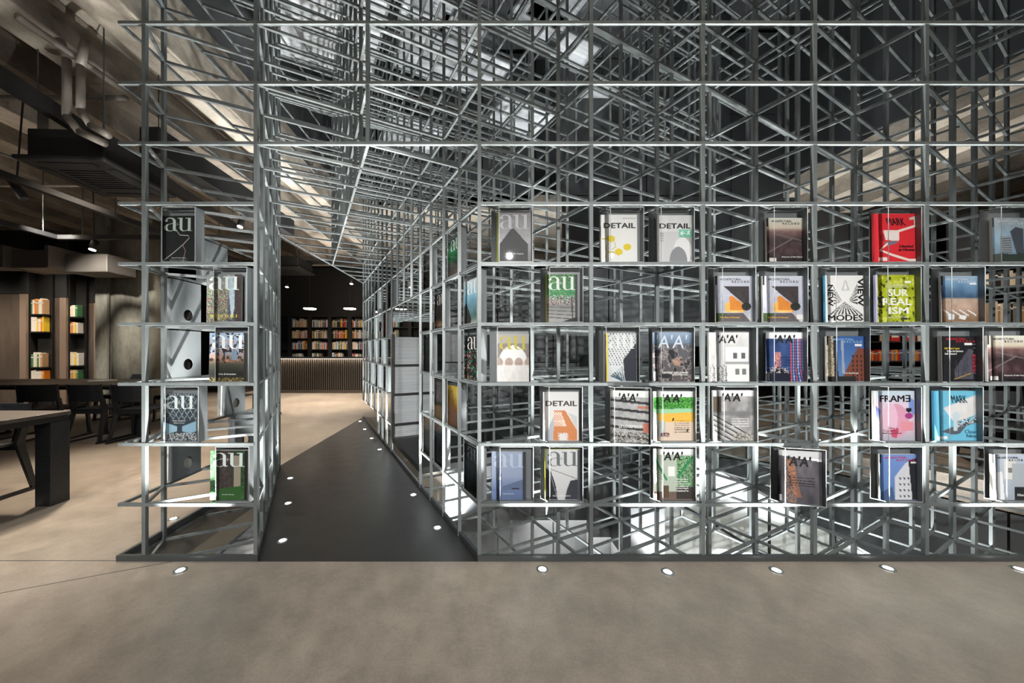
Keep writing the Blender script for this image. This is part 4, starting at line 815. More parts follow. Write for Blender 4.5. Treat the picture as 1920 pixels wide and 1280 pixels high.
# (row, holder right px, magazine x0, x1, y0, y1, art, label, spine, yaw degrees)
FRONT = [
 ('A', 998, 932, 996, 393, 491, 'house', 'grey magazine with pale letters au and black gabled house, top row', 'yellow', 0),
 ('A', 1207, 1128, 1195, 399, 490, 'det1', 'white magazine titled DETAIL with yellow hexagons, top row', 'white', 0),
 ('A', 1302, 1233, 1298, 400, 490, 'det2', 'pale grey DETAIL magazine with painted green exit-sign reflection', 'white', 0),
 ('A', 1514, 1438, 1510, 405, 490, 'ar_desert', 'architecture magazine with dusky airport landscape, top row right of centre', 'white', 0),
 ('A', 1728, 1640, 1725, 398, 491, 'mark_red', 'bright red magazine titled MARK with white zigzag ribbon', 'red', 0),
 ('A', 1940, 1862, 1936, 405, 490, 'ar_city', 'grey-blue magazine with twisted towers at the right end of top row', 'white', 0),
 ('B', 1093, 1024, 1083, 514, 604, 'people', 'au magazine with green park and seated crowd, second row', 'yellow', 0),
 ('B', 1417, 1342, 1416, 518, 605, 'ar_gold', 'left one of two twin magazines with glowing gold building, no barcode', 'white', 0),
 ('B', 1515, 1431, 1509, 518, 605, 'ar_gold2', 'right one of two twin magazines with glowing gold building, barcode at corner', 'white', 0),
 ('B', 1630, 1548, 1622, 517, 605, 'modes', 'white magazine with black letters NEW VIEW MODES fanning out', 'blue', 0),
 ('B', 1727, 1643, 1719, 516, 605, 'surreal', 'lime green magazine with white letters SURREALISM', 'lilac', 0),
 ('B', 1847, 1766, 1842, 518, 605, 'ar_sand', 'architecture magazine with blue sky above a sandy beach, second row', 'white', 0),
 ('C', 995, 932, 992, 628, 717, 'arch', 'grey magazine with gold letters au above a white arch, third row', 'white', 0),
 ('C', 1199, 1138, 1194, 626, 717, 'owl', 'au magazine with black and white spiral stair photograph, third row', 'yellow', 0),
 ('C', 1302, 1224, 1300, 624, 716, 'louvre', 'magazine with outlined letters AA over a woven dark dome', 'dark', 0),
 ('C', 1419, 1330, 1405, 624, 716, 'villa', 'white AA magazine with pale villa, third row', 'white', 0),
 ('C', 1514, 1437, 1513, 624, 716, 'blue', 'deep blue AA magazine with curved towers, third row', 'dark', 0),
 ('C', 1631, 1551, 1628, 631, 716, 'brick', 'magazine with brick corner building under blue sky', 'white', 0),
 ('C', 1843, 1764, 1840, 631, 716, 'bauhaus', 'black magazine with red title and yellow headline, third row', 'white', 0),
 ('C', 1942, 1853, 1930, 630, 716, 'ar_desert2', 'dusky airport landscape magazine at the right end of third row', 'white', 0),
 ('D', 1092, 1019, 1085, 738, 829, 'detA', 'white magazine titled DETAIL with a large orange letter A', 'white', 0),
 ('D', 1211, 1134, 1206, 733, 829, 'balcony', 'grey AA magazine with stacked balconies in a turned holder', 'white', -12),
 ('D', 1305, 1226, 1300, 737, 829, 'green', 'AA magazine with green leaves over yellow band, fourth row', 'white', 0),
 ('D', 1420, 1338, 1415, 735, 829, 'train', 'black and white AA magazine with railway tracks, fourth row', 'white', 0),
 ('D', 1728, 1640, 1716, 736, 829, 'frame', 'pink and lilac magazine titled FRAME, fourth row', 'white', 0),
 ('D', 1843, 1753, 1838, 736, 829, 'mark_blue', 'sky blue magazine titled MARK with white cloud building', 'blue', 0),
 ('E', 1000, 922, 986, 850, 940, 'boat', 'misty blue magazine with pale letters au, bottom row', 'dark', 0),
 ('E', 1093, 1022, 1088, 846, 940, 'drape', 'white magazine with grey letters au and dark hanging cloth', 'yellow', 0),
 ('E', 1305, 1227, 1302, 845, 940, 'conserv', 'AA magazine with green glasshouse garden, bottom row', 'white', 0),
 ('E', 1528, 1432, 1526, 843, 942, 'rust', 'dark rusty AA magazine in a tilted holder, bottom row', 'dark', -14),
 ('E', 1730, 1650, 1728, 855, 940, 'ar_white', 'magazine with white faceted building on blue, bottom row', 'white', 0),
 ('E', 1950, 1862, 1936, 855, 940, 'ar_white2', 'magazine with pale house at the right end of bottom row', 'white', 0),
 ('A', 366, 303, 365, 401, 490, 'lines', 'black au magazine with thin pale lines, top of left shelving', 'dark', 0),
 ('B', 463, 387, 452, 514, 604, 'collage', 'au magazine with colourful collage and yellow headline, left shelving', 'dark', 0),
 ('C', 466, 392, 462, 627, 718, 'tree', 'au magazine with bare tree at sunset, left shelving', 'dark', 0),
 ('D', 372, 306, 368, 741, 829, 'stadium', 'au magazine with steel roof net, left shelving', 'dark', 0),
 ('E', 467, 394, 463, 850, 942, 'forest', 'au magazine with forest tree trunks, bottom of left shelving', 'dark', 0),
]
for (row, xr, x0, x1, y0, y1, key, label, sp, yaw) in FRONT:
    z = LV(ROWS[row]) + .0095; xfr = (xr - CX) * D / F; ya = math.radians(yaw)
    hx = xfr - .10
    dy_ = -.045 if yaw else 0.
    holder(hx, D + dy_, z, 0, 'clear-fronted grey tray holding the ' + ' '.join(label.split()[:9]), ya)
    yb = D + .028; xa_ = (x0 - CX) * yb / F; xb_ = (x1 - CX) * yb / F; hh = (y1 - y0) * yb / F
    if yaw:
        xa_ = hx - .118; yb = D + .003
        c, s_ = math.cos(ya), math.sin(ya); lx, ly = -.118, .03; xa_ = hx + lx * c - ly * s_; yb = D + dy_ + lx * s_ + ly * c; xb_ = xa_ + .218
    magazine('magazine', key, (xa_, yb, z + .004), 0, xb_ - xa_, min(hh, .31), label, .015, ya, 0, .012, SP[sp])
# passage sides: (cell, row, art, label, side) side R = wall right of the passage, L = wall left of the passage
def on_wall(side_, cell, row, key, label, hl=None):
    if side_ == 'R': a, b = node(0, cell), node(0, cell + 1); rz = ROT
    else: a, b = node(-2, cell), node(-2, cell + 1); rz = ROT + math.pi
    mx_, my_ = (a[0] + b[0]) / 2, (a[1] + b[1]) / 2; z = LV(ROWS[row]) + .0095
    n_ = Vector((.894427, .447214, 0)) if side_ == 'R' else Vector((-.894427, -.447214, 0))
    ax = Vector((.447214, -.894427, 0)) if side_ == 'R' else Vector((-.447214, .894427, 0))
    o_ = Vector((mx_, my_, 0)) + ax * .02
    holder(o_.x, o_.y, z, rz, 'clear-fronted grey tray holding the ' + ' '.join(label.split()[:9]))
    p_ = Vector((mx_, my_, 0)) + n_ * .028 - ax * .105
    magazine('magazine', key, (p_.x, p_.y, z + .004), rz, .212, .29, label, .015, 0, 0, .01, SP['dark'])
for a_ in (('R', 1, 'A', 's_green', 'green au magazine high on the right passage wall near the corner'), ('R', 3, 'A', 's_grey', 'grey au magazine on top row of right passage wall'),
           ('R', 0, 'B', 's_white', 'white and blue au magazine on right passage wall beside the corner'), ('R', 2, 'B', 's_dark', 'dark brown au magazine on second row of right passage wall'),
           ('R', 0, 'C', 's_text', 'black au magazine with coloured small print, beside the passage corner'), ('R', 3, 'C', 's_pale', 'pale grey magazine beside the opening of right passage wall'),
           ('R', 1, 'D', 's_yellow', 'yellow and orange au magazine on right passage wall'), ('R', 2, 'D', 's_blue', 'blue and green au magazine left of the yellow one in the passage'),
           ('R', 3, 'E', 's_cream', 'cream au magazine low on right passage wall beside the opening'), ('R', 2, 'E', 's_slate', 'slate blue au magazine low on right passage wall'), ('R', 0, 'E', 's_navy', 'navy au magazine lowest at the passage corner'),
           ('R', 8, 'A', 's_grey', 'dark magazine top row beyond the opening, nearest it'), ('R', 11, 'A', 's_leaf', 'green grey magazine top row beyond the opening'), ('R', 12, 'B', 's_leaf', 'green magazine second row at far end of passage wall'),
           ('R', 9, 'B', 's_red', 'pink red magazine second row beyond the opening'), ('R', 10, 'C', 's_pale', 'pale magazine third row beyond the opening'), ('R', 8, 'C', 's_cream', 'cream magazine third row right beside the opening'),
           ('R', 12, 'C', 's_leaf', 'green magazine third row at far end of passage wall'), ('R', 14, 'C', 's_red', 'red magazine at far corner of the passage wall'), ('R', 9, 'D', 's_pale', 'pale magazine fourth row beyond the opening'), ('R', 11, 'D', 's_white', 'white magazine fourth row beyond the opening'), ('R', 13, 'D', 's_cream', 'cream magazine fourth row near far end of passage wall'),
           ('L', 3, 'A', 's_yellow', 'yellow magazine high on the left passage wall'), ('L', 2, 'B', 's_dark', 'dark magazine second row of left passage wall'), ('L', 4, 'B', 's_grey', 'grey magazine second row far end of left passage wall'),
           ('L', 1, 'C', 's_leaf', 'green grey magazine third row of left passage wall'), ('L', 3, 'C', 's_dark', 'dark magazine third row of left passage wall'), ('L', 2, 'D', 's_cream', 'cream magazine fourth row of left passage wall'), ('L', 4, 'D', 's_white', 'white magazine fourth row far end of left passage wall'),
           ('L', 1, 'E', 's_navy', 'navy magazine bottom row of left passage wall, near one'), ('L', 3, 'E', 's_slate', 'slate magazine bottom row of left passage wall, middle one')):
    on_wall(*a_)
# holders on the far left side of the left shelving, seen from behind
for (ya_, row, lb) in ((2.50, 'B', 'topmost of the near column'), (2.50, 'C', 'middle of the near column'), (2.50, 'E', 'lowest of the near column'), (3.0, 'D', 'low in the far column'), (2.78, 'A', 'highest behind the front tray'), (3.12, 'E', 'lowest in the far column')):
    h_ = holder(XL - .055, ya_, LV(ROWS[row]) + .0095, -math.pi / 2, 'grey magazine tray seen from behind with round hole, ' + lb)
magazine('magazine', 's_leaf', (XL - .028, 2.60, LV(0) + .0135), -math.pi / 2, .21, .29, 'green magazine seen through the round hole of the lowest grey tray')
magazine('magazine', 's_leaf', (XL - .028, 3.10, LV(1) + .0135), -math.pi / 2, .21, .29, 'dark green magazine seen through the hole of the far grey tray')
h_ = holder(3.18, D + .34, LV(1) + .0095, math.pi, 'grey magazine tray seen from behind at the right picture edge')
magazine('magazine', 's_leaf', (3.28, D + .31, LV(1) + .0135), math.pi, .21, .29, 'magazine seen through the round hole of the tray at right edge')

# ------------------------------------------------------------------ furniture of the reading area
def make_chair(loc, rz, label, mt='blackwood', width=.44, hgt=.79, cat='chair'):
    """wooden sled chair; local -y is the side of the backrest"""
    r_ = empty('reading_chair', loc, rz); tag(r_, label, cat); m = M[mt]; hw = width / 2
    b = MB(); ny = 6; vs = []; fs = []
    for a_ in range(9):
        t = a_ / 8; x = -hw + width * t; c_ = -.035 * math.sin(math.pi * t)
        for (dy, z) in ((-.245, .56), (-.275, hgt), (-.253, hgt), (-.223, .56)): vs.append((x, dy + c_, z))
    for a_ in range(8):
        o0 = a_ * 4; o1 = o0 + 4
        for k in range(4): fs.append((o0 + k, o1 + k, o1 + (k + 1) % 4, o0 + (k + 1) % 4))
    fs += [(3, 2, 1, 0), (32, 33, 34, 35)]
    bevel(mesh_obj('backrest', vs, fs, m, r_), .005)
    s = MB(); s.prism([(-hw + .03, -.2), (hw - .03, -.2), (hw, .22), (-hw, .22)], .43, .455); bevel(s.build('seat', m, r_), .008)
    for sx in (-1, 1):
        for (pts) in ([(sx * (hw - .01), -.235, .60), (sx * (hw - .015), -.20, .44), (sx * (hw + .005), -.285, .03)],
                      [(sx * (hw - .01), .20, .44), (sx * (hw - .0), .225, .03)]):
            q = MB(); n_ = len(pts); wd = [.05, .06, .035] if n_ == 3 else [.055, .032]
            for k in range(n_ - 1):
                a_, b_ = Vector(pts[k]), Vector(pts[k + 1]); w0, w1 = wd[k], wd[k + 1]
                vv = []
                for p_, ww in ((a_, w0), (b_, w1)):
                    vv += [p_ + Vector((-.014, -ww / 2, 0)), p_ + Vector((.014, -ww / 2, 0)), p_ + Vector((.014, ww / 2, 0)), p_ + Vector((-.014, ww / 2, 0))]
                q.add(vv, [(0, 1, 2, 3), (7, 6, 5, 4), (0, 4, 5, 1), (1, 5, 6, 2), (2, 6, 7, 3), (3, 7, 4, 0)])
            q.build('leg', m, r_)
        q = MB(); q.box(sx * (hw + .003) - .014, sx * (hw + .003) + .014, -.32, .26, 0, .03); bevel(q.build('runner', m, r_), .004)
    for y_ in (-.21, .17): q = MB(); q.box(-hw + .02, hw - .02, y_, y_ + .035, .385, .43); q.build('seat_rail', m, r_)
    return r_
make_chair((-6.0, 4.86, 0), .22, 'black wooden chair turned slightly at left end of the long table')
make_chair((-5.33, 4.88, 0), .02, 'black wooden chair in the middle of the near side of the long table')
make_chair((-4.72, 4.86, 0), -.05, 'black wooden chair at the long table, nearest the steel shelving')
make_chair((-6.9, 4.95, 0), .0, 'black wooden chair at the long table, cut by the left picture edge')
make_chair((-6.6, 6.3, 0), math.pi, 'black chair with low rail on the far side of the long table')
make_chair((-5.5, 6.25, 0), math.pi + .1, 'black chair on the far side of the long table beside the column')
make_chair((-4.27, 2.80, 0), math.pi + .06, 'black armless chair behind the near table at the left edge', width=.5, hgt=.78)
make_chair((-4.2, 6.5, 0), math.pi * .5, 'brown wooden chair standing on the bright floor before the counter', 'brown')
make_chair((5.75, 3.75, 0), math.pi * .8, 'dark chair with curved seat on the warm floor at far right', 'blackwood')
def table(name, x0, x1, y0, y1, h, label, leg=.13, top='tabletop'):
    r_ = empty(name, ((x0 + x1) / 2, (y0 + y1) / 2, 0)); tag(r_, label, 'table')
    hx, hy = (x1 - x0) / 2, (y1 - y0) / 2
    q = MB(); q.box(-hx, hx, -hy, hy, h - .03, h); bevel(q.build('tabletop', M[top], r_), .004)
    q = MB(); q.box(-hx + .01, hx - .01, -hy + .01, hy - .01, h - .075, h - .031); q.build('apron', M['black'], r_)
    for sx in (-1, 1):
        for sy in (-1, 1):
            q = MB(); cx_, cy_ = sx * (hx - leg / 2 - .005), sy * (hy - leg / 2 - .005)
            q.box(cx_ - leg / 2, cx_ + leg / 2, cy_ - leg / 2, cy_ + leg / 2, 0, h - .076); bevel(q.build('leg', M['blackwood'], r_), .004)
    return r_
table('long_table', -9.2, -4.95, 5.0, 6.0, .75, 'long dark reading table running across the room before the column')
table('near_table', -5.3, -3.44, 1.25, 2.89, .75, 'dark thick-legged table at the left edge in the foreground')
q = MB(); q.box(-.14, .14, -.1, .1, 0, .012); q.box(-.13, .13, -.095, .095, .0122, .02)
o = q.build('open_booklet', M['paper']); o.location = (-6.1, 5.55, .7505); tag(o, 'white booklet lying on the long dark table', 'booklet')
# kiosk
r_ = empty('reader_kiosk', (-6.05, 6.85, 0)); tag(r_, 'black self service kiosk with slanted screen behind the left shelving', 'kiosk')
q = MB(); q.box(-.17, .17, -.1, .14, 0, 1.0); bevel(q.build('body', M['black'], r_), .01)
q = MB(); q.add([(-.2, -.1, 1.01), (.14, -.1, 1.01), (.08, -.02, 1.4), (-.2, -.02, 1.4), (-.2, .02, 1.01), (.14, .02, 1.01), (.08, .03, 1.4), (-.2, .03, 1.4)],
               [(0, 1, 2, 3), (7, 6, 5, 4), (0, 4, 5, 1), (3, 2, 6, 7), (0, 3, 7, 4), (1, 5, 6, 2)]); q.build('screen', M['charcoal'], r_)
# round concrete column
r_ = empty('concrete_column', (-6.87, 6.95, 0)); struct(r_)
q = MB(); q.cyl((0, 0, 0), (0, 0, ZC), .42, .42, 48); o = q.build('shaft', M['colm'], r_, True)
q = MB(); q.box(-.45, -.2, -.42, .1, 0, ZC); q.build('pilaster', M['colm'], r_)
q = MB(); q.cyl((-.19, -.43, .0), (-.19, -.43, 3.6), .016, .016, 10); q.build('conduit', M['pipe'], r_)

# ------------------------------------------------------------------ books
BOOKCOLS = [('white', (226, 222, 214)), ('cream', (222, 208, 180)), ('red', (186, 44, 40)), ('orange', (230, 132, 36)), ('yellow', (232, 196, 50)), ('pink', (222, 160, 158)),
            ('grey', (130, 130, 130)), ('brown', (134, 96, 66)), ('green', (70, 128, 84)), ('blue', (70, 104, 150)), ('pale blue', (150, 178, 196)), ('black', (34, 34, 36)), ('purple', (116, 84, 140)), ('tan', (186, 150, 110))]
BM = {n_: mat('book_' + n_.replace(' ', '_'), c_, .6) for n_, c_ in BOOKCOLS}
bookme = {}
def book_mesh(key):
    if key in bookme: return bookme[key]
    t, h, d, cn = key; m_ = MB()
    m_.box(0, t, 0, d, 0, h); m_.box(t * .12, t * .88, .004, d + .002, h - .0005, h + .002)
    m_.box(0.0005, t - .0005, -.002, .0, h * .72, h * .80)
    me = bpy.data.meshes.new('book'); me.from_pydata(m_.v, [], m_.f); me.materials.append(BM[cn]); me.materials.append(M['paper'])
    for k, p in enumerate(me.polygons):
        if k >= 6: p.material_index = 1
    bookme[key] = me; return me
rng = random.Random(7)
def books_row(x0, x1, y, z, where, group, palette=None, hmin=.2, hmax=.27, fill=.96, depth=.17, rot=0, cover=False):
    x = x0; n = 0
    names = palette or [b[0] for b in BOOKCOLS]
    while True:
        t = rng.choice([.026, .032, .038, .046]); h = round(rng.uniform(hmin, hmax), 2); cn = rng.choice(names)
        if x + t > x0 + (x1 - x0) * fill: break
        o = bpy.data.objects.new('book', book_mesh((t, h, depth, cn))); COL.objects.link(o); o.location = (x, y, z)
        size = 'tall' if h > (hmin + hmax) / 2 + .015 else ('short' if h < (hmin + hmax) / 2 - .015 else 'medium')
        num = ordn(n)
        tag(o, '%s %s book, %s from left, %s' % (size, cn, num, where), 'book', group)
        x += t + .0015; n += 1
# bookcase behind the counter
YB = 11.05; bx0 = (500 - CX) * YB / F; pitch = .646
bc = empty('counter_bookcase', (0, YB, 0)); tag(bc, 'tall black bookcase filling the back wall behind the counter', 'bookcase')
nb = 9
for k in range(nb + 1):
    x = (547 - CX) * YB / F - pitch + k * pitch
    q = MB(); q.box(x - .13, x - .01, 0, .3, 0, 3.9); q.build('divider', M['black'], bc)
xa = (547 - CX) * YB / F - pitch; xb = xa + nb * pitch
for z in (.55, .91, 1.27, 1.625, 1.985, 2.34, 2.9):
    q = MB(); q.box(xa, xb, .02, .3, z - .025, z); q.build('shelf', M['black'], bc)
q = MB(); q.box(xa - .13, xb, .3, .34, 0, 3.9); q.build('back_panel', M['black'], bc)
q = MB(); q.box(xa, xb, -.005, .018, 2.34, 3.9); q.build('upper_door_panel', M['black'], bc)
warmp = ['white', 'cream', 'pink', 'red', 'orange', 'yellow', 'tan', 'brown', 'grey', 'white', 'white', 'cream', 'pale blue', 'green', 'cream', 'purple', 'black', 'white', 'tan']
bays = ['first', 'second', 'third', 'fourth', 'fifth', 'sixth']
for bi in range(6):
    x0 = xa + pitch * (bi + 1) + .0; x1 = x0 + pitch - .135
    for ri, z in enumerate((1.985, 1.625, 1.27)):
        books_row(x0, x1, YB + .03, z, '%s bay, %s shelf behind counter' % (bays[bi], ['top', 'middle', 'low'][ri]), 'books on the black bookcase behind the counter', warmp, .2, .28, .98 if bi < 4 else .5)
for bi in range(4):
    x0 = xa + pitch * (bi + 1); books_row(x0, x0 + pitch * .7, YB + .03, .91, '%s bay, lowest shelf over counter' % bays[bi], 'books on the black bookcase behind the counter', warmp, .2, .25, .7)
# counter
r_ = empty('service_counter', (0, 9.95, 0)); tag(r_, 'long dark service counter with lit vertical slat front at the back', 'counter')
cx0, cx1 = -7.2, -1.6
q = MB(); q.box(cx0, cx1, 0, .6, 1.0, 1.04); q.build('worktop', M['black'], r_)
q = MB(); q.box(cx0 + .03, cx1 - .03, .06, .58, .08, 1.0); q.build('body', M['black'], r_)
q = MB(); q.box(cx0, cx1, .0, .58, 0.01, .08); q.build('plinth', M['slat'], r_)
q = MB(); x = cx0 + .02
while x < cx1 - .03: q.box(x, x + .026, .02, .058, .085, .985); x += .062
stuff(q.build('slats', M['slat'], r_))
q = MB(); q.box(cx0 + .02, cx1 - .02, -.0, .018, .99, .997); q.build('light_strip', M['strip'], r_)
area('counter_strip', ((cx0 + cx1) / 2, 9.93, .97), cx1 - cx0, 18, (1, .85, .68), (math.radians(20), 0, 0), sy=.03)
# pendant lamps over the counter
for n, (px, py) in enumerate(((581, 578), (656, 578), (752, 578))):
    p = W(px, py, 9.6)
    r_ = empty('pendant_lamp', (p.x, p.y, p.z)); tag(r_, 'black dish pendant lamp glowing over the counter, %s from the left' % ordn(n), 'lamp')
    q = MB(); q.cyl((0, 0, .0), (0, 0, .07), .17, .05, 28); q.build('shade', M['black'], r_, True)
    q = MB(); q.cyl((0, 0, -.022), (0, 0, -.002), .155, .165, 28); q.build('diffuser', M['emit_warm'], r_)
    q = MB(); q.cyl((0, 0, .07), (0, 0, 3.6 - p.z), .006, .006, 8); q.build('cord', M['black'], r_)
    spot('pendant_beam', (p.x, p.y, p.z - .05), (p.x, p.y, 0), 70, 140, (1, .93, .84), .1, .5)

# left wall of tall bookcases with bronze end panels
units = [(7.0, -2, 38, 50, 53, 78, 551, (558, 588, 593, 621, 660, 688, 693, 716)), (7.2, 78, 113, 125, 126, 143, 558, (571, 593, 602, 624, 660, 685, 692, 710)), (7.42, 143, 177, 186, 187, 197, 568, (580, 600, 604, 626))]
for n, (y, a, b, s1, c, d, yt, rows) in enumerate(units):
    r_ = empty('tall_bookcase', (0, y, 0)); tag(r_, 'tall dark bookcase with bronze end panel on the far left, %s from the left edge' % ordn(n), 'bookcase')
    xw = lambda px: (px - CX) * y / F
    zt = CZ + (CY - yt) * y / F
    q = MB(); q.box(xw(a), xw(b) - .004, 0, .04, 0, zt); q.build('end_panel', M['brown'], r_)
    q = MB(); q.box(xw(b), xw(s1), -.012, .03, 0, zt); q.build('light_strip', M['brown_lt'], r_)
    q = MB(); q.box(xw(a), xw(s1), 0, .04, zt + .01, 3.7); q.build('upper_panel', M['charcoal'], r_)
    q = MB(); q.box(xw(s1), xw(d) + .03, .15, .18, 0, 3.7); q.build('back_panel', M['black'], r_)
    q = MB(); q.box(xw(s1), xw(s1) + .02, .04, .15, 0, 3.7); q.build('side_panel', M['black'], r_)
    for k in range(0, len(rows), 2):
        zb = CZ + (CY - rows[k + 1]) * y / F; zh = (rows[k + 1] - rows[k]) * y / F
        q = MB(); q.box(xw(s1) + .02, xw(d) + .01, .03, .15, zb - .03, zb - .001); q.build('shelf', M['black'], r_)
        books_row(xw(c), xw(d), y + .045, zb, '%s shelf of %s bookcase at far left' % (['top', 'second', 'third', 'fourth'][k // 2], ordn(n)), 'books in the tall bookcases at left', ['white', 'cream', 'yellow', 'white', 'tan', 'orange', 'green', 'white', 'brown'], zh * .85, zh, 1.0, .1)
# right: bookcases seen through the lattice
def rcase(x0, x1, y, zt, label, shelves, cat='bookcase'):
    r_ = empty('black_bookcase', ((x0 + x1) / 2, y, 0)); tag(r_, label, cat); hx = (x1 - x0) / 2
    q = MB(); q.box(-hx, hx, .3, .33, 0, zt); q.build('back_panel', M['black'], r_)
    for s_ in (-1, 1):
        q = MB(); q.box(s_ * hx - .015, s_ * hx + .015, 0, .3, 0, zt); q.build('side_panel', M['black'], r_)
    for z in shelves:
        q = MB(); q.box(-hx + .016, hx - .016, .01, .3, z - .025, z); q.build('shelf', M['charcoal'], r_)
    return r_
rcase(7.35, 8.7, 6.45, 3.4, 'black bookcase with red books seen through the lattice at right', (.5, 1.05, 1.42, 1.8, 2.2))
books_row(7.4, 8.6, 6.48, 1.05, 'lower shelf of black bookcase at right', 'books at the right behind the lattice', ['grey', 'red', 'orange', 'blue', 'white', 'brown', 'red'], .17, .22, .95)
for k, (px, cn) in enumerate(((1650, 'tan'), (1668, 'red'), (1698, 'red'), (1722, 'white'))):
    x = (px - CX) * 6.5 / F; q = MB(); q.box(0, .2, 0, .02, 0, .25); q.box(.04, .17, -.002, -.0001, .07, .2)
    o = q.build('display_book', BM[cn]); o.data.materials.append(M['paper'])
    for pp in list(o.data.polygons)[6:]: pp.material_index = 1
    o.location = (x, 6.5, 1.42); tag(o, '%s book shown face out on the bookcase at right, %s from left' % (cn, ordn(k)), 'book')
rcase(6.25, 7.6, 4.25, 3.0, 'near black bookcase with tall books at the right picture edge', (.5, 1.0, 1.585, 2.05, 2.5))
books_row(6.42, 7.4, 4.28, 1.585, 'main shelf of near bookcase at right edge', 'books on the near bookcase at right edge', ['white', 'cream', 'grey', 'black', 'tan', 'brown'], .22, .29, .98)
books_row(6.42, 7.4, 4.28, 2.05, 'upper shelf of near bookcase at right edge', 'books on the near bookcase at right edge', ['white', 'black', 'grey', 'cream'], .14, .2, .98)

# ------------------------------------------------------------------ ceiling services
def track(name, a, b, h, label, wdt=.07):
    r_ = empty(name, (0, 0, 0)); tag(r_, label, 'lighting track')
    q = MB(); q.bar(a, b, wdt, h); q.build('channel', M['black'], r_); a = Vector(a); b = Vector(b)
    for t_ in (.12, .5, .88):
        p = a.lerp(b, t_); q = MB(); q.cyl(p + Vector((0, 0, h / 2)), (p.x, p.y, ZC), .006, .006, 6); q.build('hanger_rod', M['steel_dark'], r_)
    return r_
track('lighting_track', (-3.42, 1.6, 3.3), (-4.15, 6.2, 3.3), .13, 'thick black lighting track crossing the concrete ceiling at upper left')
track('lighting_track', (-4.46, 2.0, 2.9), (-4.46, 6.4, 2.9), .06, 'slim black lighting track running from the left edge to the shelving')
track('lighting_track', (-6.15, 3.6, 2.9), (-6.15, 5.0, 2.9), .06, 'black track at the far left edge that ends at the corner', .06)
track('lighting_track', (-6.18, 5.0, 2.9), (-2.9, 5.0, 2.9), .06, 'black track running level across in front of the column', .06)
track('lighting_track', (-8.0, 9.0, 3.55), (3, 9.0, 3.55), .09, 'black track crossing above the far end of the passage', .06)
def spotlamp(px, py, y, tz, label, on=True, d=(0, -.3, -1), size=.035, L=.14):
    p = W(px, py, y); d = Vector(d).normalized()
    r_ = empty('track_spotlight', p); tag(r_, label, 'spotlight')
    q = MB(); q.cyl(-d * L, d * .0, size, size, 18); q.build('housing', M['black'], r_, True)
    q = MB(); q.cyl(-d * .004, d * .003, size * .85, size * .85, 18); q.build('lens', M['emit_warm'] if on else M['steel_dark'], r_)
    q = MB(); q.cyl(-d * L * .7, Vector((0, 0, ZC - p.z)), .008, .008, 8); q.build('stem', M['black'], r_)
spotlamp(190, 293, 3.9, 3.3, 'glowing black spotlight beside the ceiling cassette at upper left', d=(.15, -.6, -1))
spotlamp(46, 372, 3.6, 2.9, 'unlit tilted black tube spotlight on the slim track at left', False, (.6, .1, -1), .04, .2)
spotlamp(173, 468, 4.98, 2.9, 'glowing spotlight on the level track left of the column', size=.045)
spotlamp(450, 425, 5.3, 3.3, 'glowing spotlight seen through the left shelving near its top', size=.045)
spotlamp(507, 576, 8.8, 3.5, 'glowing spotlight seen through the left wall of the passage')
spotlamp(538, 538, 9.0, 3.5, 'glowing spotlight above the counter, left of the pendants', size=.045)
spotlamp(659, 532, 9.0, 3.5, 'glowing spotlight above the counter, over the right pendant', size=.045)
spotlamp(768, 539, 8.6, 3.5, 'glowing spotlight seen through the dense grid right of the passage', size=.045)
# cassette air conditioner
def cassette(x, y, z, s, label):
    r_ = empty('cassette_unit', (x, y, z), .05); tag(r_, label, 'air conditioner'); h = s / 2
    q = MB(); q.box(-h + .06, h - .06, -h + .06, h - .06, .04, .28); bevel(q.build('body', M['black'], r_), .01)
    q = MB(); q.box(-h, h, -h, h, 0, .04); bevel(q.build('face_plate', M['black'], r_), .02)
    q = MB()
    for k in range(9): q.box(-h * .5, h * .5, -h * .5 + k * h / 9, -h * .5 + k * h / 9 + .02, -.008, .0)
    q.build('intake_grille', M['black'], r_)
    for (a_, b_, c_, d_) in ((-h * .6, h * .6, -h * .85, -h * .7), (-h * .6, h * .6, h * .7, h * .85), (-h * .85, -h * .7, -h * .6, h * .6), (h * .7, h * .85, -h * .6, h * .6)):
        q = MB(); q.box(a_, b_, c_, d_, -.006, 0); q.build('louvre', M['black'], r_)
    for sx in (-1, 1):
        for sy in (-1, 1):
            q = MB(); q.cyl((sx * (h - .1), sy * (h - .1), .3), (sx * (h - .1), sy * (h - .1), ZC - z), .005, .005, 6); q.build('hanger_rod', M['steel_dark'], r_)
cassette(-3.42, 3.12, 2.80, .72, 'dark square ceiling cassette unit hanging at upper left')
cassette(-4.6, 8.3, 3.15, .9, 'black ceiling cassette unit far down the passage above the counter')
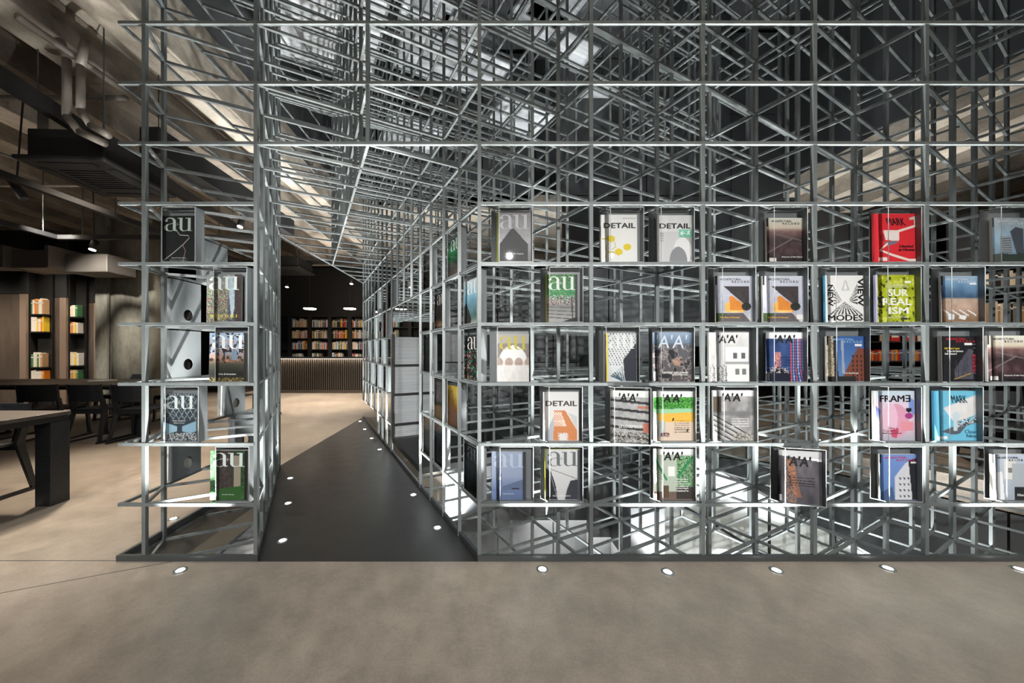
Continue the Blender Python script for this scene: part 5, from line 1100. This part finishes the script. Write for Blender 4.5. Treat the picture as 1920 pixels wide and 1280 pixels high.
q = MB(); q.box(-2.98, -2.8, 3.0, 5.2, 2.98, 3.22); bevel(tag(q.build('black_duct', M['black']), 'long black duct running back beside the cassette unit', 'duct'), .01)
def pipe(name, pts, r, label, m='pipe'):
    q = MB(); q.tube([Vector(p) for p in pts], r, 12); o = q.build(name, M[m], None, True); return tag(o, label, 'pipe')
pipe('sprinkler_pipe', [(-4.9, 3.18, 3.6), (-3.27, 3.18, 3.6)], .022, 'pale horizontal pipe crossing the upper left corner')
pipe('sprinkler_pipe', [(-3.24, 2.4, 3.6), (-3.2, 3.2, 3.6), (-3.12, 6.4, 3.6)], .026, 'pale pipe running back under the ceiling beside the shelving')
pipe('drop_pipe', [(-4.25, 3.3, 3.7), (-4.2, 3.3, 3.55), (-4.2, 3.3, 3.15), (-4.05, 3.3, 3.02)], .035, 'bent pale drop pipe at the left picture edge')
pipe('drop_pipe', [(-3.3, 2.7, 3.7), (-3.25, 2.7, 3.55), (-3.25, 2.7, 3.1), (-3.15, 2.7, 2.98), (-2.97, 2.72, 2.9)], .028, 'left one of two bent pipes above the cassette unit')
pipe('drop_pipe', [(-3.1, 2.7, 3.7), (-3.14, 2.7, 3.5), (-3.14, 2.7, 3.15), (-3.06, 2.7, 3.03), (-2.92, 2.7, 2.95)], .027, 'right one of two bent pipes above the cassette unit')
pipe('thin_conduit', [(-6.5, 4.2, 3.27), (-3.9, 4.2, 3.27)], .014, 'thin pale conduit running level to the cassette unit', 'pipe')
pipe('thin_conduit', [(-5.1, 2.2, 3.2), (-4.1, 5.4, 3.2)], .012, 'thin conduit slanting back below the thick lighting track', 'pipe')
r_ = empty('air_duct', (-7.1, 5.9, 2.72)); tag(r_, 'grey rectangular air duct hanging in front of the dark bookcases', 'duct')
for k, (a_, b_, y_) in enumerate(((-1.5, -.75, 0), (-.75, .0, .08), (.0, .75, .2))):
    q = MB(); q.box(a_ + .004, b_ - .004, y_ - .25, y_ + .25, -.05 - .04 * k, .24 - .03 * k); bevel(q.build('duct_section', M['duct'], r_), .01)
for x in (-.75, 0):
    q = MB(); q.box(x - .03, x + .03, -.28, .32, -.1, .26); q.build('flange', M['duct'], r_)
